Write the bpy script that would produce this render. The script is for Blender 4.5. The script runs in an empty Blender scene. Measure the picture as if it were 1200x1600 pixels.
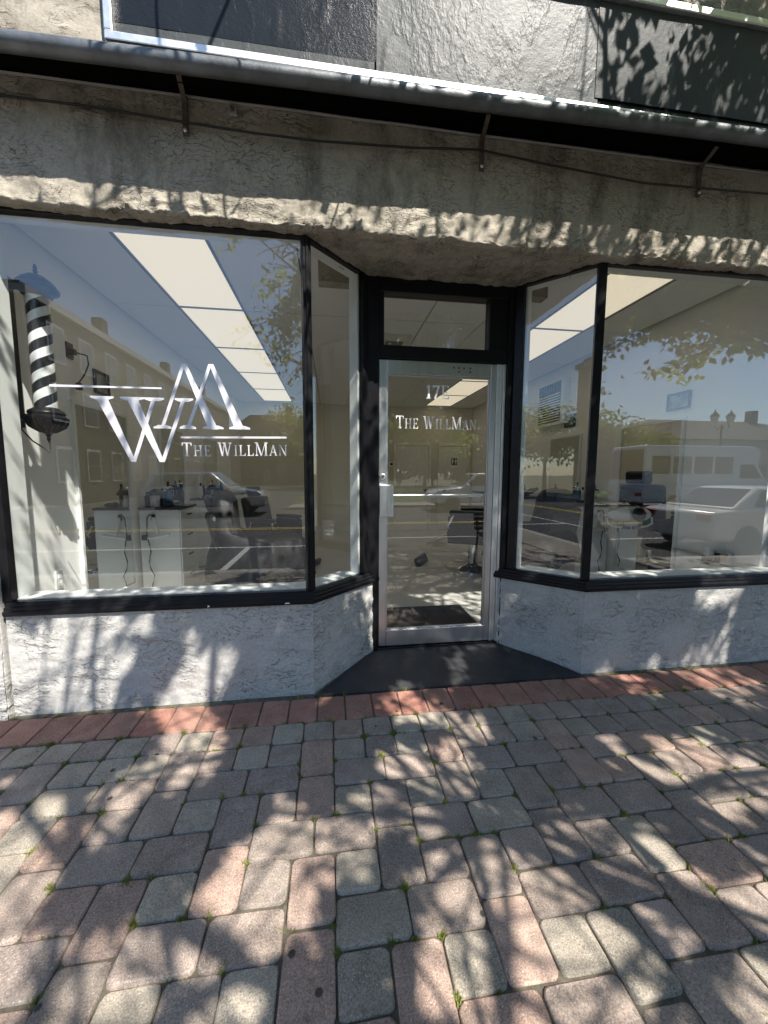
import bpy, math, random
import numpy as np
from mathutils import Vector, Matrix, noise
random.seed(7)
SC = bpy.context.scene
COL = SC.collection
# ------------------------------------------------------------------ camera
CAM_LOC = (-0.3222, -2.4749, 1.4455)
YAW, PIT, ROL = -0.139058, -0.0994955, -0.0040297
def _rot(a, b, c):
    ca, sa, cb, sb, cc, sc_ = math.cos(a), math.sin(a), math.cos(b), math.sin(b), math.cos(c), math.sin(c)
    Rz = np.array([[ca, -sa, 0], [sa, ca, 0], [0, 0, 1]]); Rx = np.array([[1, 0, 0], [0, cb, -sb], [0, sb, cb]])
    Ry = np.array([[cc, 0, sc_], [0, 1, 0], [-sc_, 0, cc]])
    return Rz @ Rx @ Ry
_R = _rot(YAW, PIT, ROL)
cam = bpy.data.cameras.new('camera'); camo = bpy.data.objects.new('camera', cam); COL.objects.link(camo)
cam.sensor_fit = 'VERTICAL'; cam.sensor_height = 32.0; cam.lens = 32.0 * 593.67 / 1600.0
cam.clip_start = 0.02; cam.clip_end = 3000
camo.matrix_world = Matrix([[_R[0][0], _R[0][2], -_R[0][1], CAM_LOC[0]], [_R[1][0], _R[1][2], -_R[1][1], CAM_LOC[1]],
                            [_R[2][0], _R[2][2], -_R[2][1], CAM_LOC[2]], [0, 0, 0, 1]])
SC.camera = camo
# ------------------------------------------------------------------ sky, sun, exposure
SUN = Vector((0.60, -1.0, 1.60)).normalized()          # direction towards the sun
world = bpy.data.worlds.new('World'); SC.world = world; world.use_nodes = True
wn = world.node_tree.nodes; wl = world.node_tree.links; wn.clear()
sky = wn.new('ShaderNodeTexSky'); sky.sky_type = 'NISHITA'; sky.sun_disc = False
sky.sun_elevation = math.asin(SUN.z); sky.sun_rotation = math.atan2(SUN.x, SUN.y)
sky.air_density = 1.0; sky.dust_density = 0.3; sky.ozone_density = 2.0
bg = wn.new('ShaderNodeBackground'); bg.inputs['Strength'].default_value = 0.115
wo = wn.new('ShaderNodeOutputWorld'); wl.new(sky.outputs[0], bg.inputs[0]); wl.new(bg.outputs[0], wo.inputs[0])
sl = bpy.data.lights.new('sun', 'SUN'); sl.energy = 5.0; sl.angle = math.radians(0.52); sl.color = (1.0, 0.94, 0.85)
so = bpy.data.objects.new('sun', sl); COL.objects.link(so); so.rotation_euler = (-SUN).to_track_quat('-Z', 'Y').to_euler()
vs = SC.view_settings; vs.view_transform = 'Standard'; vs.look = 'None'; vs.exposure = 1.03; vs.gamma = 1.0; vs.use_curve_mapping = False
SC.render.engine = 'CYCLES'
SC.cycles.use_denoising = True
SC.cycles.max_bounces = 10; SC.cycles.transparent_max_bounces = 24; SC.cycles.glossy_bounces = 6; SC.cycles.diffuse_bounces = 8
SC.cycles.caustics_reflective = False; SC.cycles.caustics_refractive = False

# ------------------------------------------------------------------ materials
MATS = {}
def newmat(name):
    m = bpy.data.materials.new(name); m.use_nodes = True; MATS[name] = m
    nt = m.node_tree; b = nt.nodes['Principled BSDF']
    return m, nt, b
def nd(nt, t, **kw):
    n = nt.nodes.new(t)
    for k, v in kw.items():
        if k in n.inputs.keys() if hasattr(n.inputs, 'keys') else False: n.inputs[k].default_value = v
        else: setattr(n, k, v)
    return n
def lk(nt, a, b): nt.links.new(a, b)
def noise_node(nt, vec, scale, detail=4, rough=.55, stretch=None):
    n = nt.nodes.new('ShaderNodeTexNoise'); n.inputs['Scale'].default_value = scale; n.inputs['Detail'].default_value = detail
    n.inputs['Roughness'].default_value = rough
    if stretch:
        mp = nt.nodes.new('ShaderNodeMapping'); mp.inputs['Scale'].default_value = stretch; lk(nt, vec, mp.inputs['Vector']); vec = mp.outputs[0]
    lk(nt, vec, n.inputs['Vector']); return n.outputs['Fac']
def ramp(nt, fac, stops):
    r = nt.nodes.new('ShaderNodeValToRGB'); e = r.color_ramp.elements
    while len(e) < len(stops): e.new(0.5)
    for i, (p, c) in enumerate(stops):
        e[i].position = p; e[i].color = (c[0], c[1], c[2], 1) if not isinstance(c, (int, float)) else (c, c, c, 1)
    lk(nt, fac, r.inputs[0]); return r.outputs[0]
def mixc(nt, fac, a, b, mode='MIX'):
    m = nt.nodes.new('ShaderNodeMix'); m.data_type = 'RGBA'; m.blend_type = mode
    for s, i in ((fac, 0), (a, 6), (b, 7)):
        if hasattr(s, 'is_output'): lk(nt, s, m.inputs[i])
        else: m.inputs[i].default_value = s if isinstance(s, (int, float)) else (s[0], s[1], s[2], 1)
    return m.outputs[2]
def mth(nt, op, a, b=None, c=None, clamp=False):
    m = nt.nodes.new('ShaderNodeMath'); m.operation = op; m.use_clamp = clamp
    for i, s in enumerate((a, b, c)):
        if s is None: continue
        if hasattr(s, 'is_output'): lk(nt, s, m.inputs[i])
        else: m.inputs[i].default_value = s
    return m.outputs[0]
def bump(nt, b, h, strength, dist):
    n = nt.nodes.new('ShaderNodeBump'); n.inputs['Strength'].default_value = strength; n.inputs['Distance'].default_value = dist
    lk(nt, h, n.inputs['Height']); lk(nt, n.outputs[0], b.inputs['Normal']); return n
def coords(nt, kind='Object'):
    return nt.nodes.new('ShaderNodeTexCoord').outputs[kind]
def pm(name, c1, c2=None, scale=6, rough=.6, metal=0.0, bmp=0.0, bscale=60, bdist=.004, rvar=.1, detail=5, stretch=None, spec=.5, coat=0.0):
    m, nt, b = newmat(name); v = coords(nt)
    c2 = c2 or tuple(x * .75 for x in c1)
    f = noise_node(nt, v, scale, detail, .6, stretch)
    f2 = ramp(nt, f, [(.3, 0.0), (.7, 1.0)])
    lk(nt, mixc(nt, f2, c1, c2), b.inputs['Base Color'])
    b.inputs['Roughness'].default_value = rough; b.inputs['Metallic'].default_value = metal; b.inputs['Specular IOR Level'].default_value = spec
    if rvar:
        g = noise_node(nt, v, scale * 2.3, 4); lk(nt, mth(nt, 'MULTIPLY_ADD', g, rvar * 2, rough - rvar, True), b.inputs['Roughness'])
    if bmp: bump(nt, b, noise_node(nt, v, bscale, 6, .65, stretch), bmp, bdist)
    if coat: b.inputs['Coat Weight'].default_value = coat; b.inputs['Coat Roughness'].default_value = .05
    return m
def emis(name, col, st):
    m, nt, b = newmat(name); b.inputs['Base Color'].default_value = (*col, 1); b.inputs['Emission Color'].default_value = (*col, 1)
    b.inputs['Emission Strength'].default_value = st; return m
def glass_mat(name, tint=(.93, .96, .94), f0=.05, dirt=.02):
    m, nt, b = newmat(name); nt.nodes.remove(b)
    lw = nt.nodes.new('ShaderNodeLayerWeight'); lw.inputs['Blend'].default_value = .5
    p5 = mth(nt, 'POWER', lw.outputs['Facing'], 5.0)
    fac = mth(nt, 'MULTIPLY_ADD', p5, 1 - f0, f0, True)
    tr = nt.nodes.new('ShaderNodeBsdfTransparent'); tr.inputs[0].default_value = (*tint, 1)
    gl = nt.nodes.new('ShaderNodeBsdfGlossy'); gl.inputs['Roughness'].default_value = 0.0; gl.inputs[0].default_value = (1, 1, 1, 1)
    mx = nt.nodes.new('ShaderNodeMixShader'); lk(nt, fac, mx.inputs[0]); lk(nt, tr.outputs[0], mx.inputs[1]); lk(nt, gl.outputs[0], mx.inputs[2])
    df = nt.nodes.new('ShaderNodeBsdfDiffuse'); df.inputs[0].default_value = (.6, .62, .6, 1)
    v = coords(nt); d = ramp(nt, noise_node(nt, v, 3.0, 6, .7, (1, 1, .35)), [(.45, 0.0), (.8, 1.0)])
    m2 = nt.nodes.new('ShaderNodeMixShader'); lk(nt, mth(nt, 'MULTIPLY', d, dirt), m2.inputs[0]); lk(nt, mx.outputs[0], m2.inputs[1]); lk(nt, df.outputs[0], m2.inputs[2])
    lk(nt, m2.outputs[0], nt.nodes['Material Output'].inputs[0])
    return m
def stucco_mat(name, c1, c2, cdirt, dirt_amt, streak=0.0, bump_d=.006):
    m, nt, b = newmat(name); v = coords(nt)
    # trowelled ledges: terraces of a stretched, warped noise
    wq = nt.nodes.new('ShaderNodeTexNoise'); wq.inputs['Scale'].default_value = 7; wq.inputs['Detail'].default_value = 3; lk(nt, v, wq.inputs['Vector'])
    va = nt.nodes.new('ShaderNodeVectorMath'); va.operation = 'MULTIPLY_ADD'; lk(nt, wq.outputs['Color'], va.inputs[0]); va.inputs[1].default_value = (.16, .16, .12); lk(nt, v, va.inputs[2])
    h = noise_node(nt, va.outputs[0], 2.6, 4, .55, (1.3, 1.3, 3.6))
    st = mth(nt, 'MULTIPLY', h, 13.0); fr = mth(nt, 'FRACT', st)
    edge = ramp(nt, fr, [(0.0, 1.0), (.085, 0.0), (.95, 0.0), (1.0, .3)])
    msk = ramp(nt, noise_node(nt, v, 4.2, 4, .6), [(.44, 0.0), (.57, 1.0)])
    line = mth(nt, 'MULTIPLY', edge, msk)
    fine = noise_node(nt, v, 110, 5, .7); mid = noise_node(nt, v, 18, 5, .6, (1, 1, 1.6))
    hh = mth(nt, 'MULTIPLY_ADD', line, -1.1, mth(nt, 'MULTIPLY_ADD', mid, .40, mth(nt, 'MULTIPLY', fine, .22)))
    hh = mth(nt, 'MULTIPLY_ADD', mth(nt, 'MULTIPLY', fr, msk), .45, hh)
    bump(nt, b, hh, .9, bump_d)
    base = mixc(nt, ramp(nt, noise_node(nt, v, 2.2, 6, .65), [(.3, 0.0), (.7, 1.0)]), c1, c2)
    d = ramp(nt, noise_node(nt, v, 3.1, 7, .7, (1.6, 1.6, .5) if streak else None), [(.48, 0.0), (.75, 1.0)])
    base = mixc(nt, mth(nt, 'MULTIPLY', d, dirt_amt), base, cdirt)
    base = mixc(nt, mth(nt, 'MULTIPLY', line, .75), base, cdirt)
    sp = ramp(nt, noise_node(nt, v, 70, 3, .6), [(.3, .80), (.7, 1.08)])
    base = mixc(nt, 1.0, base, sp, 'MULTIPLY')
    lk(nt, base, b.inputs['Base Color']); b.inputs['Roughness'].default_value = .82; b.inputs['Specular IOR Level'].default_value = .25
    return m

stucco_mat('stucco_grey', (.56, .55, .525), (.50, .49, .47), (.13, .127, .12), .22, 0.0, .009)
stucco_mat('stucco_beige', (.455, .415, .345), (.385, .35, .29), (.095, .082, .064), 1.0, 1.0, .009)
# black gloss paint
pm('black_paint', (.007, .007, .009), (.012, .012, .014), 8, .33, 0, .2, 45, .002, .1, 5, None, .22)
pm('black_soffit', (.0025, .0025, .0025), (.004, .0035, .003), 5, .9, 0, .2, 30, .003, .05, 5, None, .02)
pm('white_paint', (.82, .84, .83), (.75, .77, .76), 5, .5, 0, .2, 30, .003)
pm('white_wall', (.88, .88, .87), (.85, .85, .84), 1.5, .65, 0, .15, 90, .002)
pm('tan_wall', (.74, .71, .62), (.71, .68, .59), 1.2, .7, 0, .12, 90, .002)
pm('white_door', (.84, .83, .78), (.81, .80, .75), 2, .45)
pm('aluminium', (.74, .74, .75), (.64, .64, .66), 22, .34, 1.0, .08, 120, .001, .1, 4, (1, 1, .06))
pm('bright_aluminium', (.84, .84, .84), (.74, .74, .74), 12, .42, 1.0, .1, 60, .001, .1)
pm('pipe_metal', (.17, .185, .20), (.09, .095, .10), 7, .48, .6, .5, 30, .005, .15)
pm('rusty_strap', (.16, .14, .125), (.10, .065, .045), 18, .7, .4, .3, 60, .002)
pm('black_slab', (.013, .014, .017), (.045, .045, .048), 5, .62, 0, .35, 40, .004, .12)
pm('sand_joint', (.16, .14, .105), (.07, .062, .046), 30, .95, 0, .8, 90, .008)
pm('concrete', (.26, .235, .20), (.20, .185, .16), 3, .85, 0, .3, 80, .003)
pm('kerb_stone', (.38, .37, .35), (.28, .27, .26), 6, .8, 0, .4, 40, .004)
pm('asphalt', (.042, .042, .045), (.030, .030, .033), 3, .88, 0, .6, 140, .006)
pm('line_white', (.62, .62, .60), (.42, .42, .41), 9, .7, 0, .3, 90, .003)
pm('line_yellow', (.58, .40, .06), (.42, .29, .06), 9, .7, 0, .3, 90, .003)
pm('grass', (.075, .13, .028), (.05, .085, .02), 4, .9, 0, .8, 40, .03)
pm('earth', (.11, .12, .07), (.09, .08, .05), .05, .95)
pm('moss', (.22, .25, .04), (.13, .16, .025), 40, .9)
def leaf_mat(name, c1, c2, tr):
    m = pm(name, c1, c2, 1.2, .5, 0, 0, 1, .1, .05); nt = m.node_tree
    t = nt.nodes.new('ShaderNodeBsdfTranslucent'); t.inputs[0].default_value = (*tr, 1); x = nt.nodes.new('ShaderNodeMixShader'); x.inputs[0].default_value = .55
    lk(nt, nt.nodes['Principled BSDF'].outputs[0], x.inputs[1]); lk(nt, t.outputs[0], x.inputs[2]); lk(nt, x.outputs[0], nt.nodes['Material Output'].inputs[0])
leaf_mat('leaf', (.095, .135, .028), (.06, .095, .02), (.42, .50, .07)); leaf_mat('leaf_dark', (.05, .08, .02), (.032, .055, .013), (.16, .22, .04))
pm('bark', (.12, .095, .075), (.07, .055, .043), 8, .9, 0, .9, 30, .015, .05, 6, (1, 1, .25))
pm('black_leather', (.012, .012, .013), (.02, .02, .021), 10, .36, 0, .35, 38, .004, .1)
pm('cape_cloth', (.008, .008, .009), (.013, .013, .014), 6, .55, 0, .4, 14, .015, .1, 5, None, .3)
pm('chrome', (.75, .75, .76), (.68, .68, .69), 10, .12, 1.0, 0, 1, .1, .04)
pm('black_plastic', (.012, .012, .013), (.02, .02, .02), 20, .4)
pm('cabinet_white', (.84, .87, .87), (.81, .84, .84), 2, .3, 0, 0, 1, .1, .05)
pm('black_top', (.012, .012, .012), (.02, .02, .02), 8, .25)
pm('floor_tile', (.68, .67, .63), (.62, .61, .57), 2.5, .22, 0, 0, 1, .1, .08)
pm('ceiling_tile', (.88, .88, .88), (.86, .86, .86), 3, .85, 0, .5, 160, .002)
pm('grid_metal', (.14, .145, .15), (.12, .125, .13), 4, .5)
pm('dark_void', (.01, .01, .01), (.012, .012, .012), 4, .9)
pm('blue_liquid', (.01, .10, .24), (.012, .13, .28), 6, .1)
pm('purple_plastic', (.20, .14, .42), (.18, .12, .38), 8, .4)
pm('picture_print', (.42, .43, .42), (.10, .12, .12), 9, .5)
pm('mat_rubber', (.012, .012, .012), (.022, .022, .022), 40, .9, 0, .8, 160, .006)
pm('vinyl_silver', (.82, .82, .86), (.68, .67, .72), 9, .38, .25, 0, 1, .1, .08, 3, (1, 1, .15))
pm('vinyl_white', (.95, .95, .95), (.93, .93, .93), 9, .5)
pm('cable_black', (.015, .013, .012), (.02, .02, .02), 9, .6)
pm('brick_far', (.055, .046, .038), (.04, .034, .028), 3, .9)
pm('siding_far', (.45, .44, .42), (.40, .39, .37), 3, .8)
pm('roof_far', (.085, .078, .07), (.06, .055, .05), 3, .9)
pm('roof_red', (.22, .12, .085), (.17, .095, .07), 3, .9)
pm('trim_white', (.40, .40, .39), (.36, .36, .35), 3, .7)
pm('iron_black', (.012, .012, .013), (.02, .02, .02), 12, .45, .3)
pm('grate_iron', (.10, .085, .07), (.07, .055, .045), 12, .7, .4)
pm('bench_wood', (.10, .06, .035), (.07, .042, .025), 8, .55, 0, .4, 40, .003, .1, 5, (.1, 1, 1))
pm('car_white', (.78, .78, .78), (.76, .76, .76), 2, .25, 0, 0, 1, .1, .02, 2, None, .5, .8)
pm('car_silver', (.42, .43, .45), (.40, .41, .43), 2, .3, .6, 0, 1, .1, .02, 2, None, .5, .8)
pm('car_glass', (.008, .009, .010), (.016, .018, .02), 2, .05, 0, 0, 1, .1, .01)
pm('tyre', (.014, .014, .014), (.02, .02, .02), 9, .85)
pm('rim', (.45, .45, .46), (.4, .4, .41), 9, .35, .8)
pm('window_dark', (.03, .035, .04), (.05, .055, .06), 3, .08)
pm('lantern_glass', (.52, .50, .42), (.48, .46, .40), 4, .3)
pm('green_sign', (.02, .22, .06), (.02, .2, .06), 4, .5)
pm('red_plastic', (.45, .02, .02), (.4, .02, .02), 4, .4)
emis('light_diffuser', (1.0, .875, .67), .345)
glass_mat('shop_glass', (.985, .995, .99), .072, .0015)
glass_mat('clear_glass', (.99, .99, .99), .03, 0.0)
m, nt, b = newmat('mirror'); b.inputs['Metallic'].default_value = 1; b.inputs['Roughness'].default_value = .015; b.inputs['Base Color'].default_value = (.86, .89, .88, 1)
# paver: colour from the object, grain and flecks from noise
def paver_mat(name, fleck):
    m, nt, b = newmat(name); v = coords(nt)
    oi = nt.nodes.new('ShaderNodeObjectInfo')
    va = nt.nodes.new('ShaderNodeVectorMath'); va.operation = 'MULTIPLY_ADD'; lk(nt, oi.outputs['Random'], va.inputs[0]); va.inputs[1].default_value = (37, 51, 23); lk(nt, v, va.inputs[2])
    v = va.outputs[0]
    g1 = ramp(nt, noise_node(nt, v, 190, 3, .7), [(.30, .45), (.5, .98), (.70, 1.45)])
    g2 = ramp(nt, noise_node(nt, v, 9, 5, .6), [(.3, .74), (.7, 1.18)])
    c = mixc(nt, 1.0, oi.outputs['Color'], g1, 'MULTIPLY'); c = mixc(nt, 1.0, c, g2, 'MULTIPLY')
    vo = nt.nodes.new('ShaderNodeTexVoronoi'); vo.inputs['Scale'].default_value = 125; lk(nt, v, vo.inputs['Vector'])
    fl = ramp(nt, vo.outputs['Distance'], [(.13, 1.0), (.24, 0.0)])
    pick = ramp(nt, noise_node(nt, v, 60, 2), [(.48, 0.0), (.54, 1.0)])
    c = mixc(nt, mth(nt, 'MULTIPLY', mth(nt, 'MULTIPLY', fl, pick), fleck), c, (.62, .59, .52))
    pit = ramp(nt, noise_node(nt, v, 45, 4, .65), [(.24, 1.0), (.34, 0.0)])
    c = mixc(nt, mth(nt, 'MULTIPLY', pit, .6), c, (.05, .045, .04))
    lt = ramp(nt, noise_node(nt, v, 6.5, 6, .7), [(.5, 0.0), (.75, 1.0)]); c = mixc(nt, mth(nt, 'MULTIPLY', lt, .35), c, (.40, .36, .30))
    stn = ramp(nt, noise_node(nt, v, 4.5, 4, .6), [(.56, 0.0), (.72, 1.0)])
    c = mixc(nt, mth(nt, 'MULTIPLY', stn, .30), c, (.10, .095, .07))
    vg = nt.nodes.new('ShaderNodeTexVoronoi'); vg.inputs['Scale'].default_value = 5.5; lk(nt, v, vg.inputs['Vector'])
    gum = ramp(nt, vg.outputs['Distance'], [(.055, 1.0), (.075, 0.0)]); c = mixc(nt, mth(nt, 'MULTIPLY', gum, .85), c, (.03, .028, .026))
    lk(nt, c, b.inputs['Base Color']); b.inputs['Roughness'].default_value = .8; b.inputs['Specular IOR Level'].default_value = .35
    h = mth(nt, 'MULTIPLY_ADD', noise_node(nt, v, 170, 5, .75), .5, mth(nt, 'MULTIPLY_ADD', pit, -.5, mth(nt, 'MULTIPLY', noise_node(nt, v, 26, 5, .6), .8)))
    bump(nt, b, h, .75, .006)
paver_mat('paver_stone', .85); paver_mat('paver_red', .15)
# barber stripes
m, nt, b = newmat('pole_stripes'); v = coords(nt); sx = nt.nodes.new('ShaderNodeSeparateXYZ'); lk(nt, v, sx.inputs[0])
an = mth(nt, 'DIVIDE', mth(nt, 'ARCTAN2', sx.outputs[1], sx.outputs[0]), 2 * math.pi)
fr = mth(nt, 'FRACT', mth(nt, 'MULTIPLY_ADD', sx.outputs[2], -8.4, mth(nt, 'MULTIPLY_ADD', an, 2.0, 10.0)))
st = mth(nt, 'GREATER_THAN', fr, .52); lk(nt, mixc(nt, st, (.012, .012, .016), (.90, .92, .92)), b.inputs['Base Color']); b.inputs['Roughness'].default_value = .3
# wrinkled vinyl sheets of the sign
def vinyl_sheet(name, c1, c2, rough, wr):
    m, nt, b = newmat(name); v = coords(nt)
    wrk = noise_node(nt, v, 2.3, 6, .62, (1, 1, .55)); cr = ramp(nt, wrk, [(.46, 0.0), (.5, 1.0), (.54, 0.0)])
    bub = noise_node(nt, v, 48, 5, .75)
    h = mth(nt, 'MULTIPLY_ADD', cr, .25 * wr, mth(nt, 'MULTIPLY', bub, .5)); h = mth(nt, 'MULTIPLY_ADD', noise_node(nt, v, 5, 3), .9 * wr, h)
    bump(nt, b, h, .6, .006)
    sc = ramp(nt, noise_node(nt, v, 1.9, 9, .8, (2.5, 1, .6)), [(.58, 0.0), (.63, 1.0)])
    c = mixc(nt, noise_node(nt, v, 3, 5), c1, c2); c = mixc(nt, mth(nt, 'MULTIPLY', sc, .25), c, (.30, .31, .32))
    lk(nt, c, b.inputs['Base Color']); b.inputs['Roughness'].default_value = rough; b.inputs['Specular IOR Level'].default_value = .11
vinyl_sheet('vinyl_slate', (.012, .016, .022), (.020, .025, .033), .24, .8)
vinyl_sheet('vinyl_grey', (.05, .056, .06), (.10, .11, .115), .37, 1.7)
vinyl_sheet('vinyl_worn', (.045, .05, .053), (.085, .092, .096), .45, 1.4)

# ------------------------------------------------------------------ mesh helpers
class MB:
    def __init__(s): s.v = []; s.f = []
    def add(s, vs_, fs):
        o = len(s.v); s.v += [tuple(p) for p in vs_]; s.f += [tuple(i + o for i in f) for f in fs]; return s
    def box(s, x0, x1, y0, y1, z0, z1, M=None):
        p = [Vector((x, y, z)) for z in (z0, z1) for y in (y0, y1) for x in (x0, x1)]
        if M: p = [M @ q for q in p]
        return s.add(p, [(0, 2, 3, 1), (4, 5, 7, 6), (0, 1, 5, 4), (1, 3, 7, 5), (3, 2, 6, 7), (2, 0, 4, 6)])
    def prism(s, poly, a, b, M=None):            # poly (x,z) extruded along y, or use M
        n = len(poly); p = [Vector((x, a, z)) for x, z in poly] + [Vector((x, b, z)) for x, z in poly]
        if M: p = [M @ q for q in p]
        return s.add(p, [tuple(range(n)), tuple(range(2 * n - 1, n - 1, -1))] + [(i, i + n, (i + 1) % n + n, (i + 1) % n) for i in range(n)])
    def slab(s, poly, z0, z1):                   # poly (x,y) ccw
        n = len(poly); p = [(x, y, z0) for x, y in poly] + [(x, y, z1) for x, y in poly]
        return s.add(p, [tuple(range(n - 1, -1, -1)), tuple(range(n, 2 * n))] + [(i, (i + 1) % n, (i + 1) % n + n, i + n) for i in range(n)])
    def tube(s, path, r, n=8, r2=None):
        path = [Vector(p) for p in path]; N = len(path); rings = []
        up = Vector((0, 0, 1))
        for i, p in enumerate(path):
            t = (path[min(i + 1, N - 1)] - path[max(i - 1, 0)]).normalized()
            a = t.cross(up);
            if a.length < .05: a = t.cross(Vector((1, 0, 0)))
            a.normalize(); b_ = t.cross(a)
            rr = r if r2 is None else r + (r2 - r) * i / max(N - 1, 1)
            if isinstance(r, (list, tuple)): rr = r[i]
            rings.append([p + rr * (math.cos(2 * math.pi * k / n) * a + math.sin(2 * math.pi * k / n) * b_) for k in range(n)])
        vs_ = [q for R in rings for q in R]; fs = []
        for i in range(N - 1):
            for k in range(n): fs.append((i * n + k, i * n + (k + 1) % n, (i + 1) * n + (k + 1) % n, (i + 1) * n + k))
        fs += [tuple(range(n - 1, -1, -1)), tuple(range((N - 1) * n, N * n))]
        return s.add(vs_, fs)
    def lathe(s, prof, c=(0, 0, 0), n=20, M=None):   # prof (r,z)
        vs_ = []; fs = []; c = Vector(c)
        for r, z in prof:
            for k in range(n):
                q = Vector((r * math.cos(2 * math.pi * k / n), r * math.sin(2 * math.pi * k / n), z))
                vs_.append((M @ q if M else q) + c)
        for i in range(len(prof) - 1):
            for k in range(n): fs.append((i * n + k, i * n + (k + 1) % n, (i + 1) * n + (k + 1) % n, (i + 1) * n + k))
        fs += [tuple(range(n - 1, -1, -1)), tuple(range((len(prof) - 1) * n, len(prof) * n))]
        return s.add(vs_, fs)
    def mesh(s, name):
        me = bpy.data.meshes.new(name); me.from_pydata(s.v, [], s.f); me.update(); return me
    def build(s, name, mat, parent=None, smooth=False, bev=0, kind=None):
        return obj(name, s.mesh(name), mat, parent, smooth, bev, kind)
def obj(name, me, mat, parent=None, smooth=False, bev=0, kind=None):
    o = bpy.data.objects.new(name, me); COL.objects.link(o)
    if mat and not me.materials: me.materials.append(MATS[mat] if isinstance(mat, str) else mat)
    if parent:
        o.parent = parent; o.matrix_parent_inverse = parent.matrix_basis.inverted()
    if smooth:
        me.polygons.foreach_set('use_smooth', [True] * len(me.polygons))
        if smooth != 'all':
            try: me.set_sharp_from_angle(angle=math.radians(38))
            except Exception: pass
    if bev:
        md = o.modifiers.new('bevel', 'BEVEL'); md.width = bev; md.segments = 2; md.limit_method = 'ANGLE'
    if kind: o['kind'] = kind
    return o
def tag(o, label, cat, group=None):
    o['label'] = label; o['category'] = cat
    if group: o['group'] = group
    return o
def thing(name, label, cat, loc=(0, 0, 0), rz=0, group=None):
    o = bpy.data.objects.new(name, None); COL.objects.link(o); o.location = loc; o.rotation_euler = (0, 0, rz)
    o.empty_display_size = .1
    o.matrix_basis = Matrix.Translation(loc) @ Matrix.Rotation(rz, 4, 'Z')
    return tag(o, label, cat, group)
def dup(root, loc, rz, label=None, group=None, scale=1.0):
    r = root.copy(); COL.objects.link(r); r.matrix_basis = Matrix.Translation(loc) @ Matrix.Rotation(rz, 4, 'Z') @ Matrix.Scale(scale, 4)
    if label: r['label'] = label
    if group: r['group'] = group
    for ch in list(root.children):
        c = ch.copy(); COL.objects.link(c); c.parent = r
        for g in list(ch.children):
            d = g.copy(); COL.objects.link(d); d.parent = c
    return r
def box(name, mat, parent, x0, x1, y0, y1, z0, z1, bev=.003, M=None, kind=None):
    return MB().box(x0, x1, y0, y1, z0, z1, M).build(name, mat, parent, bev=bev, kind=kind)

# ------------------------------------------------------------------ ground, street
GS = .03
def gz(y): return GS * (y + .1) if y > -3.7 else GS * (-3.6)
def sheet(name, x0, x1, y0, y1, za, zb, mat, th=.1, kind='structure', parent=None):
    mb = MB(); p = [(x0, y0, za), (x1, y0, za), (x1, y1, zb), (x0, y1, zb)]
    mb.add(p + [(a, b_, c - th) for a, b_, c in p], [(0, 1, 2, 3), (7, 6, 5, 4), (0, 4, 5, 1), (1, 5, 6, 2), (2, 6, 7, 3), (3, 7, 4, 0)])
    return mb.build(name, mat, parent, kind=kind)
sheet('ground', -700, 700, -900, 500, -.34, -.34, 'earth', .3)
sidewalk = sheet('sidewalk', -14, 16, -2.55, .5, gz(-2.55) - .011, gz(.5) - .011, 'sand_joint', .1)
slabwalk = sheet('concrete_walk', -30, 34, -3.66, -2.555, gz(-3.66), gz(-2.555), 'concrete', .1)
for k in range(-9, 12): sheet('control_joint', k * 1.5 + .2, k * 1.5 + .215, -3.655, -2.56, gz(-3.655) + .003, gz(-2.56) + .003, 'sand_joint', .002, None, slabwalk)
kerb = sheet('kerb', -60, 60, -3.85, -3.665, -.108, -.108, 'kerb_stone', .2)
road = sheet('road', -120, 120, -15.5, -3.855, -.24, -.24, 'asphalt', .08)
sheet('side_street', -12.8, -2.5, -140, -15.52, -.245, -.245, 'asphalt', .08)
for x in (-14.4, -8.0, -2.2, 4.2, 10.6): sheet('parking_line', x - .06, x + .06, -6.4, -4.0, -.234, -.234, 'line_white', .004, None, road)
sheet('parking_line', -40, 40, -6.52, -6.42, -.234, -.234, 'line_white', .004, None, road)
for y in (-9.35, -9.6): sheet('centre_line', -120, 120, y - .06, y + .06, -.234, -.234, 'line_yellow', .004, None, road)
for xa, xb in ((-120, -13), (-2.3, 120)):
    sheet('far_kerb', xa, xb, -15.72, -15.54, -.11, -.11, 'kerb_stone', .2)
    sheet('far_walk', xa, xb, -17.6, -15.73, -.115, -.115, 'concrete', .15)
sheet('lawn', -2.3, 30, -46, -17.62, -.10, -.10, 'grass', .15)
sheet('lawn', -60, -13, -17.95, -17.62, -.10, -.10, 'grass', .15)

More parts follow.
